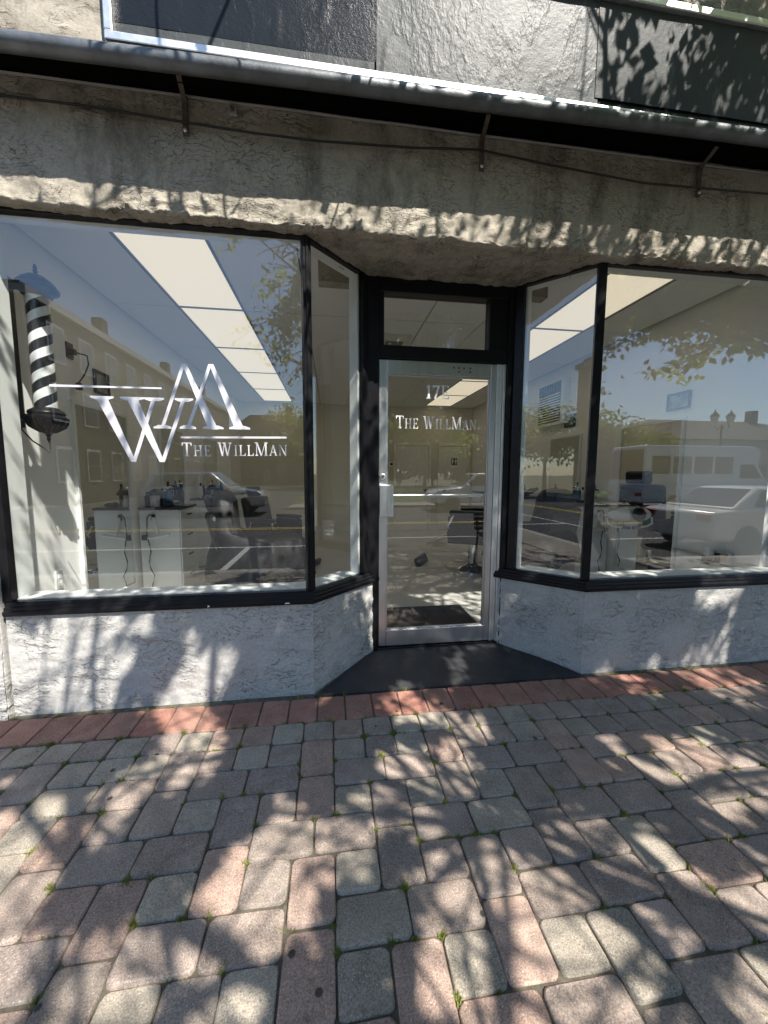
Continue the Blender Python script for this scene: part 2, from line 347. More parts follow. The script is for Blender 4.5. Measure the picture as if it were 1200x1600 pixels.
# pavers ------------------------------------------------------------------
UX, UY, PX0, PY0 = .0838, .0777, .0158, -.331
def paver_mesh(w, d, seed, r=.019, chr_=.012):
    rnd = random.Random(seed); mb = MB(); g = .0018
    def ring(inset, z, jit):
        pts = []; hx, hy = w / 2 - g - inset, d / 2 - g - inset
        for sx, sy, a0 in ((1, 1, 0), (-1, 1, 90), (-1, -1, 180), (1, -1, 270)):
            rr = r * rnd.uniform(.65, 1.35) if inset == 0 else r
            for k in range(3):
                a = math.radians(a0 + 45 * k)
                pts.append((sx * (hx - rr) + rr * math.cos(a) + rnd.uniform(-jit, jit), sy * (hy - rr) + rr * math.sin(a) + rnd.uniform(-jit, jit), z + rnd.uniform(-jit, jit) * .3))
        return pts
    A, B, C_ = ring(.0062, 0.0, .0016), ring(.0015, -.0042, .002), ring(0, -.05, .0)
    n = 12
    vs_ = A + B + C_
    fs = [tuple(range(n))]
    for q in range(2):
        for k in range(n): fs.append(((q + 1) * n + k, (q + 1) * n + (k + 1) % n, q * n + (k + 1) % n, q * n + k))
    mb.add(vs_, fs); return mb
PV = {k: [paver_mesh(k[0] * UX, k[1] * UY, 10 * i + k[0] * 3 + k[1]).mesh('paver') for i in range(7)] for k in ((2, 2), (3, 2), (2, 3))}
BORD = [paver_mesh(.1717, .235, 300 + i, .016).mesh('paver') for i in range(6)]
for L_ in PV.values():
    for me in L_: me.materials.append(MATS['paver_stone']); me.polygons.foreach_set('use_smooth', [False] + [True] * (len(me.polygons) - 1))
for me in BORD: me.materials.append(MATS['paver_red']); me.polygons.foreach_set('use_smooth', [False] + [True] * (len(me.polygons) - 1))
SPECIAL = {}
for s_ in '''-24 0 l;-22 0 l;-18 0 l;-14 0 l;-12 0 p;-10 0 p;-8 0 l;-6 0 l;0 0 l;2 0 l;20 0 l;22 0 p;28 0 p;-20 2 l;-18 2 l;-16 2 l;-10 2 l;-4 2 l;0 2 l;2 2 p;8 2 l;10 2 p;12 2 l;22 2 p;-6 5 p;10 5 p;15 4 p;-22 5 p;-20 6 l;-18 6 p;-12 6 l;-4 6 l;0 6 l;4 6 l;4 14 l;6 14 l;2 13 p;-6 10 p;-4 10 l;-6 13 p;-4 14 l;-2 14 p;0 14 l;0 16 p;-20 8 p;-10 9 p;-12 10 l;-16 10 p;-14 10 p;-12 14 l;-8 14 l;-16 14 p;-14 5 g;4 10 g'''.split(';'):
    a, b_, c = s_.split(); SPECIAL[(int(a), int(b_))] = c
TONE = {'g': [(0.332, 0.268, 0.229), (0.293, 0.240, 0.210), (0.345, 0.276, 0.233), (0.313, 0.259, 0.220)], 'p': [(0.393, 0.276, 0.222), (0.364, 0.265, 0.217), (0.404, 0.287, 0.231)], 'l': [(0.350, 0.308, 0.251), (0.324, 0.287, 0.235), (0.372, 0.328, 0.267)]}
def visible(x, y, z):
    q = _R.T @ (np.array((x, y, z)) - np.array(CAM_LOC))
    if q[1] < .05: return False
    u, v = 600 + 593.67 * q[0] / q[1], 800 - 593.67 * q[2] / q[1]
    return -70 < u < 1270 and v < 1720
layout = []
occ = set(); NC = 96
def put(c, r, w, h):
    if any((c + i, r + j) in occ for i in range(w) for j in range(h)): return
    for i in range(w):
        for j in range(h): occ.add((c + i, r + j))
    layout.append((c, r, w, h))
for k in range(-18, 20):
    c = 8 * k
    for n in range(0, 4):
        R0 = 8 * n
        put(c + 2, R0 + 2, 2, 3); put(c + 2, R0 + 5, 2, 3); put(c + 6, R0 + 6, 2, 3); put(c + 6, R0 + 9, 2, 3)
for k in range(-18, 20):
    c = 8 * k
    for n in range(0, 4):
        R0 = 8 * n
        put(c + 4, R0 + 4, 3, 2); put(c + 7, R0 + 4, 3, 2); put(c + 8, R0 + 8, 3, 2); put(c + 11, R0 + 8, 3, 2)
for r in range(0, 28, 2):
    for c in range(-140, 160, 2): put(c, r, 2, 2)
far_mb = MB(); rp = random.Random(3)
for c, r, w, h in layout:
    if r + h > 28: continue
    x, y = PX0 + (c + w / 2) * UX, PY0 - (r + h / 2) * UY
    if abs(x - 1) > 12: continue
    key = SPECIAL.get((c, r)) or rp.choices('gpl', (.80, .10, .10))[0]
    col = rp.choice(TONE[key]); j = rp.uniform(.88, 1.10); col = tuple(q * j for q in col)
    z = gz(y) + rp.uniform(-.003, .003)
    M = Matrix.Translation((x + rp.uniform(-.002, .002), y + rp.uniform(-.002, .002), z)) @ Matrix.Rotation(math.radians(rp.uniform(-.9, .9)) + (math.pi if rp.random() < .5 else 0), 4, 'Z') @ Matrix.Rotation(math.atan(GS) + rp.uniform(-.008, .008), 4, 'X') @ Matrix.Rotation(rp.uniform(-.008, .008), 4, 'Y')
    me = rp.choice(PV[(w, h)])
    if visible(x, y, z):
        o = bpy.data.objects.new('paver', me); COL.objects.link(o); o.parent = sidewalk; o.matrix_basis = M; o.color = (*col, 1)
    else:
        far_mb.add([M @ v.co for v in me.vertices], [tuple(p.vertices) for p in me.polygons])
o = far_mb.build('paver', 'paver_stone', sidewalk, kind='stuff'); o.color = (.27, .25, .225, 1)
far_mb = MB()
for k in range(-70, 90):
    x = -.419 + .1717 * (k + .5); y = -.2135
    j = rp.uniform(.82, 1.12); col = (.375 * j, .182 * j, .138 * j); j2 = rp.uniform(-.02, .05); col = (col[0], col[1] + j2 * .5, col[2] + j2 * .4)
    z = gz(y) + rp.uniform(-.003, .004); M = Matrix.Translation((x, y, z)) @ Matrix.Rotation(math.radians(rp.uniform(-.8, .8)), 4, 'Z') @ Matrix.Rotation(math.atan(GS) + rp.uniform(-.012, .012), 4, 'X')
    me = rp.choice(BORD)
    if visible(x, y, z):
        o = bpy.data.objects.new('border_paver', me); COL.objects.link(o); o.parent = sidewalk; o.matrix_basis = M; o.color = (*col, 1)
    else: far_mb.add([M @ v.co for v in me.vertices], [tuple(p.vertices) for p in me.polygons])
o = far_mb.build('border_paver', 'paver_red', sidewalk, kind='stuff'); o.color = (.36, .18, .14, 1)

# ------------------------------------------------------------------ the shop building
building = thing('shop_building', 'stucco shopfront building with recessed doorway between two angled display windows', 'building', (0.5, 0, 0))
AL, LC, LI = (-2.21, 0.0), (-.463, 0.0), (-.040, .4187)
RI, RC, BR = (1.075, .4138), (1.497, 0.0), (3.32, 0.0)
def nrm(a, b):                                   # outward (street side) normal of a chain running left to right
    dx, dy = b[0] - a[0], b[1] - a[1]; L = math.hypot(dx, dy); return (dy / L, -dx / L)
def mitre(n1, n2):
    d = 1 + n1[0] * n2[0] + n1[1] * n2[1]; return ((n1[0] + n2[0]) / d, (n1[1] + n2[1]) / d)
nF, nS1, nS2 = (0, -1), nrm(LC, LI), nrm(RI, RC)
mL, mR = mitre(nF, nS1), mitre(nS2, nF)
# end mitres at the door frame: cut along the door plane
mLI = (nS1[0] - nS1[1] * ((LI[0] - LC[0]) / (LI[1] - LC[1])), 0.0); mRI = (nS2[0] - nS2[1] * ((RI[0] - RC[0]) / (RI[1] - RC[1])), 0.0)
SEGS = {'fl': (AL, LC, nF, mL, nF), 'sl': (LC, LI, mL, mLI, nS1), 'sr': (RI, RC, mRI, mR, nS2), 'fr': (RC, BR, mR, nF, nF)}
def sweep(seg, prof):                            # prof: closed list of (outward offset, z)
    a, b_, ma, mb_, _ = SEGS[seg]; n = len(prof); mb = MB()
    vs_ = [(a[0] + o * ma[0], a[1] + o * ma[1], z) for o, z in prof] + [(b_[0] + o * mb_[0], b_[1] + o * mb_[1], z) for o, z in prof]
    mb.add(vs_, [tuple(range(n)), tuple(range(2 * n - 1, n - 1, -1))] + [(i, i + n, (i + 1) % n + n, (i + 1) % n) for i in range(n)]); return mb
def fbm(p, s): return noise.fractal(Vector(p) * s, 1.0, 2.0, 4)
def stucco_sheet(name, P, nu, nv, amp, mat, parent, edge=.5, nrmf=None, lump=0):
    """P(u,v)->(pos, normal); displaced grid"""
    vs_ = []; fs = []
    for j in range(nv + 1):
        for i in range(nu + 1):
            u, v = i / nu, j / nv; p, n = P(u, v); p = Vector(p); n = Vector(n)
            h = fbm((p.x * 1.2, p.y * 1.2, p.z * 2.6), 5.0) * .5 + .35 * fbm((p.x, p.y, p.z * 1.5 + 9), 17.0)
            t = noise.noise(Vector((p.x * 3 + 7, p.y * 3, p.z * 8))) * 5; h += .30 * (t - math.floor(t)) * max(0, min(1, .5 + noise.noise(p * 4) * 2))
            e = min(1, (min(u, 1 - u) * nu) / 3) if edge else 1
            vs_.append(p + n * amp * h * e)
    for j in range(nv):
        for i in range(nu):
            a = j * (nu + 1) + i; fs.append((a, a + 1, a + nu + 2, a + nu + 1))
    return MB().add(vs_, fs).build(name, mat, parent, smooth='all')
for k in ('fl', 'sl', 'sr', 'fr'):
    a, b_, ma, mb_, n_ = SEGS[k]; off = .045
    A2 = (a[0] + off * ma[0], a[1] + off * ma[1]); B2 = (b_[0] + off * mb_[0], b_[1] + off * mb_[1])
    L = math.hypot(B2[0] - A2[0], B2[1] - A2[1]); z0 = -.06
    stucco_sheet('base_wall', lambda u, v: ((A2[0] + (B2[0] - A2[0]) * u, A2[1] + (B2[1] - A2[1]) * u, z0 + (.612 - z0) * v), (n_[0], n_[1], 0)), int(L / .011), 56, .008, 'stucco_grey', building)
    sweep(k, [(.030, -.08), (.030, .606), (-.12, .606), (-.12, -.08)]).build('wall_core', 'stucco_grey', building)
# left pillar and flanking walls
for (xa, xb, xc) in ((-2.24, -8.0, -2.24), (3.34, 9.0, 3.34)):
    lo, hi = min(xa, xb), max(xa, xb)
    if xa < 0: stucco_sheet('pillar', lambda u, v: ((-3.0 + .775 * u, -.075, -.06 + 3.5 * v), (0, -1, 0)), 70, 230, .013, 'stucco_grey', building, edge=0)
    if xa < 0: box('wall_core', 'stucco_grey', building, -8, -2.225, -.062, .12, -.08, 3.6, 0)
    else: box('wall_core', 'stucco_grey', building, 3.34, 9, -.062, .12, -.08, 3.6, 0)
# header beam: front face, lumpy lower lip and soffit in one displaced sheet
def beam(u, v):
    x = -8 + 17 * u if False else -3.4 + 7.6 * u
    # v 0..1 : soffit back -> lip -> front up
    lipz = 2.846 + .010 * noise.noise(Vector((x * 1.7, 3, 0))) + .008 * noise.noise(Vector((x * 6, 1, 0))) + .006 * noise.noise(Vector((x * 21, 1, 0)))
    yb = .02
    if LC[0] - .05 < x < RC[0] + .05: yb = max(.02, min(.52, (x - LC[0] + .05) * 1.0 + .02, (RC[0] + .05 - x) * 1.0 + .02))
    if v < .38: t = v / .38; return (x, yb - (yb + .055) * t, lipz + .012), (0, 0, -1)
    if v < .52:
        t = (v - .38) / .14; a = t * math.pi / 2; return (x, -.055 - .027 * math.sin(a), lipz + .012 + .022 * (1 - math.cos(a))), (0, -math.sin(a), -math.cos(a))
    t = (v - .52) / .48; return (x, -.082, lipz + .034 + (3.462 - lipz - .034) * t), (0, -1, 0)
vs_, fs = [], []; nu, nv = 560, 92
for j in range(nv + 1):
    for i in range(nu + 1):
        v = j / nv; p, n = beam(i / nu, v); p = Vector(p); n = Vector(n)
        h = fbm((p.x * 1.3, p.y * 2, p.z * 2.4), 4.5) * .55 + .4 * fbm((p.x, p.y, p.z), 15.0) + .18 * fbm((p.x, p.y, p.z), 42.0)
        lip = math.exp(-((v - .53) / .07) ** 2); k_ = .008 + .011 * lip + (.008 if v < .4 else 0)
        t = noise.noise(Vector((p.x * 4 + 3, p.y * 4, p.z * 13))) * 4; h += (.25 + .9 * lip) * (t - math.floor(t)) * max(0, min(1, .55 + noise.noise(p * 5) * 2)) - lip * .25
        vs_.append(p + n * k_ * h)
for j in range(nv):
    for i in range(nu): a = j * (nu + 1) + i; fs.append((a, a + 1, a + nu + 2, a + nu + 1))
MB().add(vs_, fs).build('header_beam', 'stucco_beige', building, smooth='all')
box('beam_core', 'stucco_beige', building, -8, 9, -.05, .14, 2.905, 3.6, 0)
MB().slab([(-.50, .0), (1.53, .0), (1.10, .45), (1.10, .56), (-.06, .56), (-.06, .45)], 2.905, 3.0).build('recess_soffit', 'stucco_beige', building)
box('recess_soffit', 'stucco_beige', building, -.40, 1.44, .561, .66, 2.88, 3.3, 0)
# upper wall
stucco_sheet('upper_wall', lambda u, v: ((-3.4 + 7.6 * u, -.082, 3.47 + 1.6 * v), (0, -1, 0)), 330, 76, .016, 'stucco_beige', building)
box('upper_core', 'stucco_beige', building, -8, 9, -.055, .2, 3.61, 6.2, 0)
box('roof', 'roof_far', building, -8, 9, .21, 7.4, 3.62, 3.8, 0)

# ------------------------------------------------------------------ ledge: tube, black underside, straps
ledge = thing('awning_ledge', 'dented grey metal awning tube with black underside running above both windows', 'awning', (0.5, -.33, 3.42))
MB().tube([(x, -.305 + .003 * math.sin(x * 2.1), 3.441 + .0135 * x + .003 * math.sin(x * 1.3)) for x in np.linspace(-4.5, 5.5, 50)], .039, 14).build('tube', 'pipe_metal', ledge, smooth=True)
mb = MB(); mb.add([(-4.5, -.30, 3.362), (5.5, -.30, 3.497), (5.5, -.079, 3.500), (-4.5, -.079, 3.464), (-4.5, -.30, 3.39), (5.5, -.30, 3.52), (5.5, -.079, 3.53), (-4.5, -.079, 3.50)],
                 [(0, 3, 2, 1), (4, 5, 6, 7), (0, 1, 5, 4), (1, 2, 6, 5), (2, 3, 7, 6), (3, 0, 4, 7)]); mb.build('underside', 'black_soffit', ledge)
MB().tube([(x, -.095, 3.462 + .003 * noise.noise(Vector((x * 3, 0, 0)))) for x in np.linspace(-3.4, 4.2, 90)], .007, 6).build('trim_strip', 'kerb_stone', ledge)
for x, x2 in ((-1.08, -1.045), (.593, .553), (2.08, 1.99)):
    s = MB(); s.box(x - .014, x + .014, -.103, -.092, 3.265, 3.455)
    s.add(*(lambda p: (p, [(0, 1, 2, 3), (7, 6, 5, 4), (0, 4, 5, 1), (1, 5, 6, 2), (2, 6, 7, 3), (3, 7, 4, 0)]))([(x - .012, -.10, 3.43), (x + .012, -.10, 3.43), (x2 + .012, -.29, 3.40), (x2 - .012, -.29, 3.40), (x - .012, -.10, 3.437), (x + .012, -.10, 3.437), (x2 + .012, -.29, 3.407), (x2 - .012, -.29, 3.407)]))
    st_ = s.build('strap', 'rusty_strap', ledge)
    MB().lathe([(.011, 0), (.011, .006), (.006, .010), (.0, .010)], (x, -.103, 3.285), 8, Matrix.Rotation(math.pi / 2, 4, 'X')).build('bolt', 'aluminium', st_)
cb = [(-4.4, 3.33), (-1.971, 3.337), (-1.556, 3.338), (-1.115, 3.32), (-.715, 3.307), (-.364, 3.307), (.155, 3.332), (.566, 3.367), (.626, 3.363), (1.043, 3.332), (1.663, 3.296), (2.084, 3.307), (2.626, 3.324), (4.4, 3.34)]
tag(MB().tube([(x, -.113, z) for x, z in cb], .0055, 6).build('cable', 'cable_black', None, smooth=True), 'thin black cable sagging across the stucco under the awning', 'cable')
jb = thing('wall_clip', 'small weathered square clip on the stucco below the awning', 'clip', (-.83, -.09, 3.42))
box('plate', 'kerb_stone', jb, -.855, -.81, -.108, -.088, 3.395, 3.435, .004); box('stub', 'rusty_strap', jb, -.842, -.825, -.122, -.108, 3.405, 3.425, .003)

# ------------------------------------------------------------------ sign board
sign = thing('sign_board', 'blank black vinyl sign board with silver frame above the awning', 'sign', (.8, -.15, 3.6))
SX0, SX1, SZ0, SZ1 = -1.42, 4.2, 3.60, 4.26
for nme, x0, x1, z0, z1, mt in (('vinyl_sheet', SX0 + .04, -.02, SZ0 + .115, SZ1 - .04, 'vinyl_slate'), ('vinyl_sheet', -.05, 1.29, SZ0 + .04, SZ1 - .04, 'vinyl_grey'), ('vinyl_sheet', 1.27, SX1 - .04, SZ0 + .10, SZ1 - .04, 'vinyl_worn')):
    nx, nz = int((x1 - x0) / .02), 24; vs_ = []; fs = []
    yb = {'vinyl_slate': -.150, 'vinyl_grey': -.154, 'vinyl_worn': -.158}[mt]
    for j in range(nz + 1):
        for i in range(nx + 1):
            x = x0 + (x1 - x0) * i / nx; z = z0 + (z1 - z0) * j / nz
            w = noise.noise(Vector((x * 5, 0, z * 3))) * .0025 + max(0, noise.noise(Vector((x * 11, 4, z * 4))) - .45) * .012
            vs_.append((x, yb - w, z))
    for j in range(nz):
        for i in range(nx): a = j * (nx + 1) + i; fs.append((a, a + 1, a + nx + 2, a + nx + 1))
    MB().add(vs_, fs).build(nme, mt, sign, smooth='all')
box('backing', 'black_soffit', sign, SX0 + .02, SX1 - .02, -.143, -.085, SZ0 + .02, SZ1 - .02, 0)
box('lower_strip', 'vinyl_grey', sign, SX0 + .04, -.06, -.149, -.144, SZ0 + .04, SZ0 + .13, 0)
box('lower_strip', 'vinyl_slate', sign, 1.30, SX1 - .04, -.149, -.144, SZ0 + .04, SZ0 + .13, 0)
for x0, x1, z0, z1, y0 in ((SX0, SX1, SZ0, SZ0 + .042, -.185), (SX0, SX1, SZ1 - .042, SZ1, -.1852), (SX0, SX0 + .042, SZ0 + .043, SZ1 - .043, -.1851), (SX1 - .042, SX1, SZ0 + .043, SZ1 - .043, -.1851)):
    box('frame_rail', 'bright_aluminium', sign, x0, x1, y0, -.09, z0, z1, .006)

# ------------------------------------------------------------------ display windows
GZ0, GZ1 = .690, 2.846
def prof_bottom(): return [(-.02, .612), (.062, .612), (.068, .622), (.068, .640), (.056, .646), (.056, .662), (.044, .668), (.044, .680), (.030, .690), (-.02, .690)]
def prof_top(): return [(-.02, 2.846), (.018, 2.846), (.024, 2.852), (.024, 2.868), (.036, 2.874), (.036, 2.896), (-.02, 2.896)]
def pane(seg, a_in, b_in, parent):
    a, b_, _, _, n = SEGS[seg]; L = math.hypot(b_[0] - a[0], b_[1] - a[1]); d = ((b_[0] - a[0]) / L, (b_[1] - a[1]) / L)
    p, q = (a[0] + d[0] * a_in, a[1] + d[1] * a_in), (b_[0] - d[0] * b_in, b_[1] - d[1] * b_in); h = .003
    poly = [(p[0] + n[0] * h, p[1] + n[1] * h), (q[0] + n[0] * h, q[1] + n[1] * h), (q[0] - n[0] * h, q[1] - n[1] * h), (p[0] - n[0] * h, p[1] - n[1] * h)]
    return MB().slab(poly, GZ0 - .008, GZ1 + .008).build('window_pane', 'shop_glass', parent)
WIN = {}
for k, lab, loc in (('fl', 'large black framed display window with silver monogram lettering and barber pole behind', (-1.3, 0, .61)), ('sl', 'narrow angled side window between the monogram window and the door', (-.25, .2, .61)),
               ('sr', 'narrow angled side window on the hinge side of the door showing the wall vent', (1.3, .2, .61)), ('fr', 'large display window without lettering, reflecting the street tree and white car', (2.4, 0, .61))):
    w = thing('shop_window', lab, 'window', loc); WIN[k] = w
    sweep(k, prof_bottom()).build('bottom_rail', 'black_paint', w, bev=.002)
    sweep(k, prof_top()).build('top_rail', 'black_paint', w, bev=.002)
    pane(k, .02 if k != 'sr' else .09, .02 if k != 'sl' else .09, w)
    # white inner sill, and white header underside
    sweep(k, [(-.010, .60), (-.010, .697), (-.150, .700), (-.150, .60)]).build('inner_sill', 'white_paint', w)
    sweep(k, [(-.010, 2.846), (-.010, 2.90), (-.105, 2.90), (-.105, 2.852)]).build('inner_header', 'white_paint', w)
def post(P, ang, hw, y0, y1, parent, name='mullion', mat='black_paint', z0=.691, z1=2.845):
    M = Matrix.Translation((P[0], P[1], 0)) @ Matrix.Rotation(ang, 4, 'Z')
    return MB().box(-hw, hw, y0, y1, z0, z1, M).build(name, mat, parent, bev=.004)
post(LC, math.radians(22.5), .026, -.034, .012, WIN['fl']); post(RC, math.radians(-22.5), .028, -.034, .012, WIN['fr'])
post((LC[0], LC[1]), math.radians(22.5), .010, -.042, -.0345, WIN['fl'], 'mullion_bead')
post(AL, 0, .030, -.036, .02, WIN['fl'], 'jamb'); post(BR, 0, .03, -.036, .02, WIN['fr'], 'jamb')
box('inner_jamb', 'white_paint', WIN['fl'], -2.30, -2.185, .021, .16, .70, 2.85)
for k, P, sg in (('sl', LI, 1), ('sr', RI, -1)):
    a, b_, _, _, n = SEGS[k]; d = Vector((b_[0] - a[0], b_[1] - a[1])).normalized() * sg; e = Vector(LI if k == 'sl' else RI) - d * .062
    ang = math.atan2(d.y, d.x) if sg > 0 else math.atan2(-d.y, -d.x)
    post((e.x, e.y), ang, .032, -.03, .03, WIN[k], 'jamb'); e2 = e - d * .042
    post((e2.x, e2.y), ang, .0095, .004, .085, WIN[k], 'inner_jamb', 'white_paint')
# chips of bare paint on the sill
for x, w_, h_ in ((-1.085, .014, .010), (-.62, .034, .007)):
    MB().prism([(x, .622), (x + w_, .624), (x + w_ * .8, .622 + h_), (x + w_ * .2, .623 + h_)], -.0695, -.0683).build('paint_chip', 'vinyl_white', WIN['fl'])

# ------------------------------------------------------------------ lettering
def quad_stroke(a, b_, w, horiz=True):           # stroke with horizontal cut ends
    return [(a[0] - w / 2, a[1]), (a[0] + w / 2, a[1]), (b_[0] + w / 2, b_[1]), (b_[0] - w / 2, b_[1])]
T_, t_, SH = .135, .052, .045
def serif(cx, z, w, up):                          # bracketed serif
    s = 1 if up else -1
    return [(cx - w / 2, z), (cx + w / 2, z), (cx + w / 2, z + s * SH * .7), (cx + w * .22, z + s * SH * 1.9), (cx - w * .22, z + s * SH * 1.9), (cx - w / 2, z + s * SH * .7)]
def glyph(ch):
    P = []; S = quad_stroke
    def stem(x, w=T_): P.append(S((x, 0), (x, 1), w)); P.append(serif(x, 0, w + .2, True)); P.append(serif(x, 1, w + .2, False))
    if ch == 'T':
        P.append(S((.40, 0), (.40, 1), T_)); P.append(serif(.40, 0, .36, True)); P.append([(0, 1), (.8, 1), (.8, .94), (0, .94)])
        P.append([(0, 1), (.03, .74), (.055, .74), (.13, .94)]); P.append([(.8, 1), (.77, .74), (.745, .74), (.67, .94)]); return P, .8
    if ch == 'H': stem(.2); stem(.72); P.append([(.2, .47), (.72, .47), (.72, .53), (.2, .53)]); return P, .92
    if ch == 'E':
        stem(.2); P.append([(.2, 0), (.68, 0), (.70, .24), (.675, .24), (.60, .055), (.2, .055)]); P.append([(.2, 1), (.66, 1), (.66, .78), (.635, .78), (.57, .945), (.2, .945)])
        P.append([(.2, .48), (.48, .48), (.48, .39), (.51, .39), (.51, .62), (.48, .62), (.48, .535), (.2, .535)]); return P, .74
    if ch == 'I': stem(.2); return P, .4
    if ch == 'L': stem(.2); P.append([(.2, 0), (.66, 0), (.69, .27), (.66, .27), (.57, .055), (.2, .055)]); return P, .72
    if ch == 'W':
        P.append(S((.16, 1), (.39, 0), T_)); P.append(S((.39, 0), (.56, 1), t_)); P.append(S((.56, 1), (.80, 0), T_)); P.append(S((.80, 0), (1.04, 1), t_))
        for x in (.16, .55, 1.04): P.append(serif(x, 1, .30, False))
        return P, 1.2
    if ch == 'M':
        P.append(S((.14, 0), (.14, 1), t_)); P.append(S((.17, 1), (.52, 0), T_)); P.append(S((.52, 0), (.86, 1), t_)); P.append(S((.90, 0), (.90, 1), T_))
        P += [serif(.14, 0, .24, True), serif(.90, 0, .32, True), serif(.10, 1, .2, False), serif(.92, 1, .28, False)]; return P, 1.08
    if ch == 'A':
        P.append(S((.10, 0), (.42, 1), t_)); P.append(S((.70, 0), (.40, 1), T_)); P.append([(.2, .3), (.6, .3), (.6, .35), (.2, .35)]); P += [serif(.10, 0, .24, True), serif(.70, 0, .32, True)]; return P, .86
    if ch == 'N':
        P.append(S((.14, 0), (.14, 1), t_)); P.append(S((.17, 1), (.72, 0), T_)); P.append(S((.75, 0), (.75, 1), t_)); P += [serif(.14, 0, .24, True), serif(.75, 1, .24, False), serif(.10, 1, .2, False)]; return P, .9
    if ch == '1': P.append(S((.25, 0), (.25, 1), .16)); P.append(serif(.25, 0, .38, True)); P.append([(.05, .84), (.30, 1), (.30, .93), (.07, .79)]); return P, .5
    if ch == '7': P.append([(.02, 1), (.6, 1), (.6, .86), (.02, .86)]); P.append([(.02, 1), (.02, .70), (.05, .70), (.12, .86)]); P.append([(.44, .88), (.6, .9), (.30, 0), (.14, 0)]); return P, .64
    return P, .4
def polys_obj(name, polys, y, mat, parent):
    mb = MB()
    for i, pl in enumerate(polys):
        ar = sum(pl[k][0] * pl[(k + 1) % len(pl)][1] - pl[(k + 1) % len(pl)][0] * pl[k][1] for k in range(len(pl)))
        if ar < 0: pl = pl[::-1]
        mb.prism(pl, y - .0006 - .00025 * i, y)
    return mb.build(name, mat, parent)
def text(runs, x0, z0, x1, y, mat, parent, skew=0.0, gap=.10):
    """runs: (string, cap height); laid from x0 and squeezed to end at x1"""
    w = 0
    for s_, h in runs:
        for ch in s_: w += (.42 if ch == ' ' else glyph(ch)[1] + gap) * h
    k = (x1 - x0) / w; cx = x0
    for s_, h in runs:
        for ch in s_:
            if ch == ' ': cx += .42 * h * k; continue
            P, gw = glyph(ch)
            polys_obj('letter', [[(cx + px * h * k, z0 + (cx - x0) * skew + pz * h) for px, pz in pl] for pl in P], y, mat, parent); cx += (gw + gap) * h * k
H1 = .082
text([('T', H1), ('HE', H1 * .80), (' ', H1), ('W', H1), ('ILL', H1 * .80), ('M', H1), ('AN', H1 * .80)], -1.213, 1.548, -.585, -.0035, 'vinyl_silver', WIN['fl'], .018)
polys_obj('logo_line', [[(-1.215, 1.655), (-.593, 1.664), (-.593, 1.676), (-1.215, 1.667)]], -.0035, 'vinyl_silver', WIN['fl'])
polys_obj('logo_line', [[(-1.907, 1.935), (-1.309, 1.941), (-1.309, 1.950), (-1.907, 1.948)]], -.0035, 'vinyl_silver', WIN['fl'])
def sf(cx, z, w, up, th=.010):
    s = 1 if up else -1
    return [(cx - w / 2, z), (cx + w / 2, z), (cx + w / 2, z + s * th), (cx + w * .24, z + s * th * 2.1), (cx - w * .24, z + s * th * 2.1), (cx - w / 2, z + s * th)]
def thickstroke(a, b_, wa, wb): return [(a[0] - wa / 2, a[1]), (a[0] + wa / 2, a[1]), (b_[0] + wb / 2, b_[1]), (b_[0] - wb / 2, b_[1])]
zt, zb = 1.890, 1.512
Mz0, Mz1 = 1.711, 2.092
polys_obj('monogram_letter', [thickstroke((-1.318, Mz0), (-1.180, Mz1), .020, .020), thickstroke((-1.026, Mz0), (-1.176, Mz1), .056, .024), sf(-1.315, Mz0, .100, True), sf(-1.026, Mz0 + .003, .118, True),
                        thickstroke((-1.172, Mz0 + .001), (-1.030, Mz1 + .004), .020, .020), thickstroke((-.872, Mz0 + .003), (-1.024, Mz1 + .004), .056, .024), sf(-1.172, Mz0 + .001, .092, True), sf(-.872, Mz0 + .004, .122, True)], -.0035, 'vinyl_silver', WIN['fl'])
polys_obj('monogram_letter', [thickstroke((-1.640, zt), (-1.486, zb), .062, .026), thickstroke((-1.352, zt), (-1.482, zb), .022, .022), sf(-1.635, zt, .126, False), sf(-1.352, zt, .110, False),
                        thickstroke((-1.476, zt), (-1.327, zb), .062, .026), thickstroke((-1.186, zt), (-1.322, zb), .022, .022), sf(-1.472, zt, .130, False), sf(-1.186, zt + .001, .104, False)], -.0058, 'vinyl_silver', WIN['fl'])

# ------------------------------------------------------------------ door, transom, jambs
frame = thing('door_frame', 'black painted wooden frame around the glass door and its transom', 'door frame', (.5, .44, .07))
box('jamb', 'black_paint', frame, -.075, .036, .385, .50, .055, 2.87, .004)
box('jamb', 'black_paint', frame, 1.036, 1.115, .385, .50, .055, 2.87, .004)
box('head_rail', 'black_paint', frame, .037, 1.035, .392, .50, 2.296, 2.385, .004)
box('top_rail', 'black_paint', frame, .037, 1.035, .392, .50, 2.765, 2.90, .004)
box('transom_post', 'black_paint', frame, .037, .076, .400, .49, 2.386, 2.764, .003); box('transom_post', 'black_paint', frame, .886, 1.035, .400, .49, 2.386, 2.764, .003)
box('transom_bead', 'black_paint', frame, .077, .885, .412, .425, 2.386, 2.396, .002); box('sill_strip', 'black_paint', frame, .037, 1.035, .395, .5, .055, .070, .003)
box('transom_pane', 'shop_glass', frame, .0765, .8855, .437, .443, 2.3865, 2.7635, 0)
door = thing('glass_door', 'silver aluminium framed glass shop door with white number and name lettering', 'door', (.5, .44, .075))
DX0, DX1, DZ0, DZ1 = .040, .957, .078, 2.292
box('stile', 'aluminium', door, DX0, DX0 + .060, .410, .455, DZ0, DZ1, .004)
box('stile', 'aluminium', door, DX1 - .045, DX1, .410, .455, DZ0, DZ1, .004)
box('top_rail', 'aluminium', door, DX0 + .061, DX1 - .046, .411, .454, 2.190, DZ1, .003)
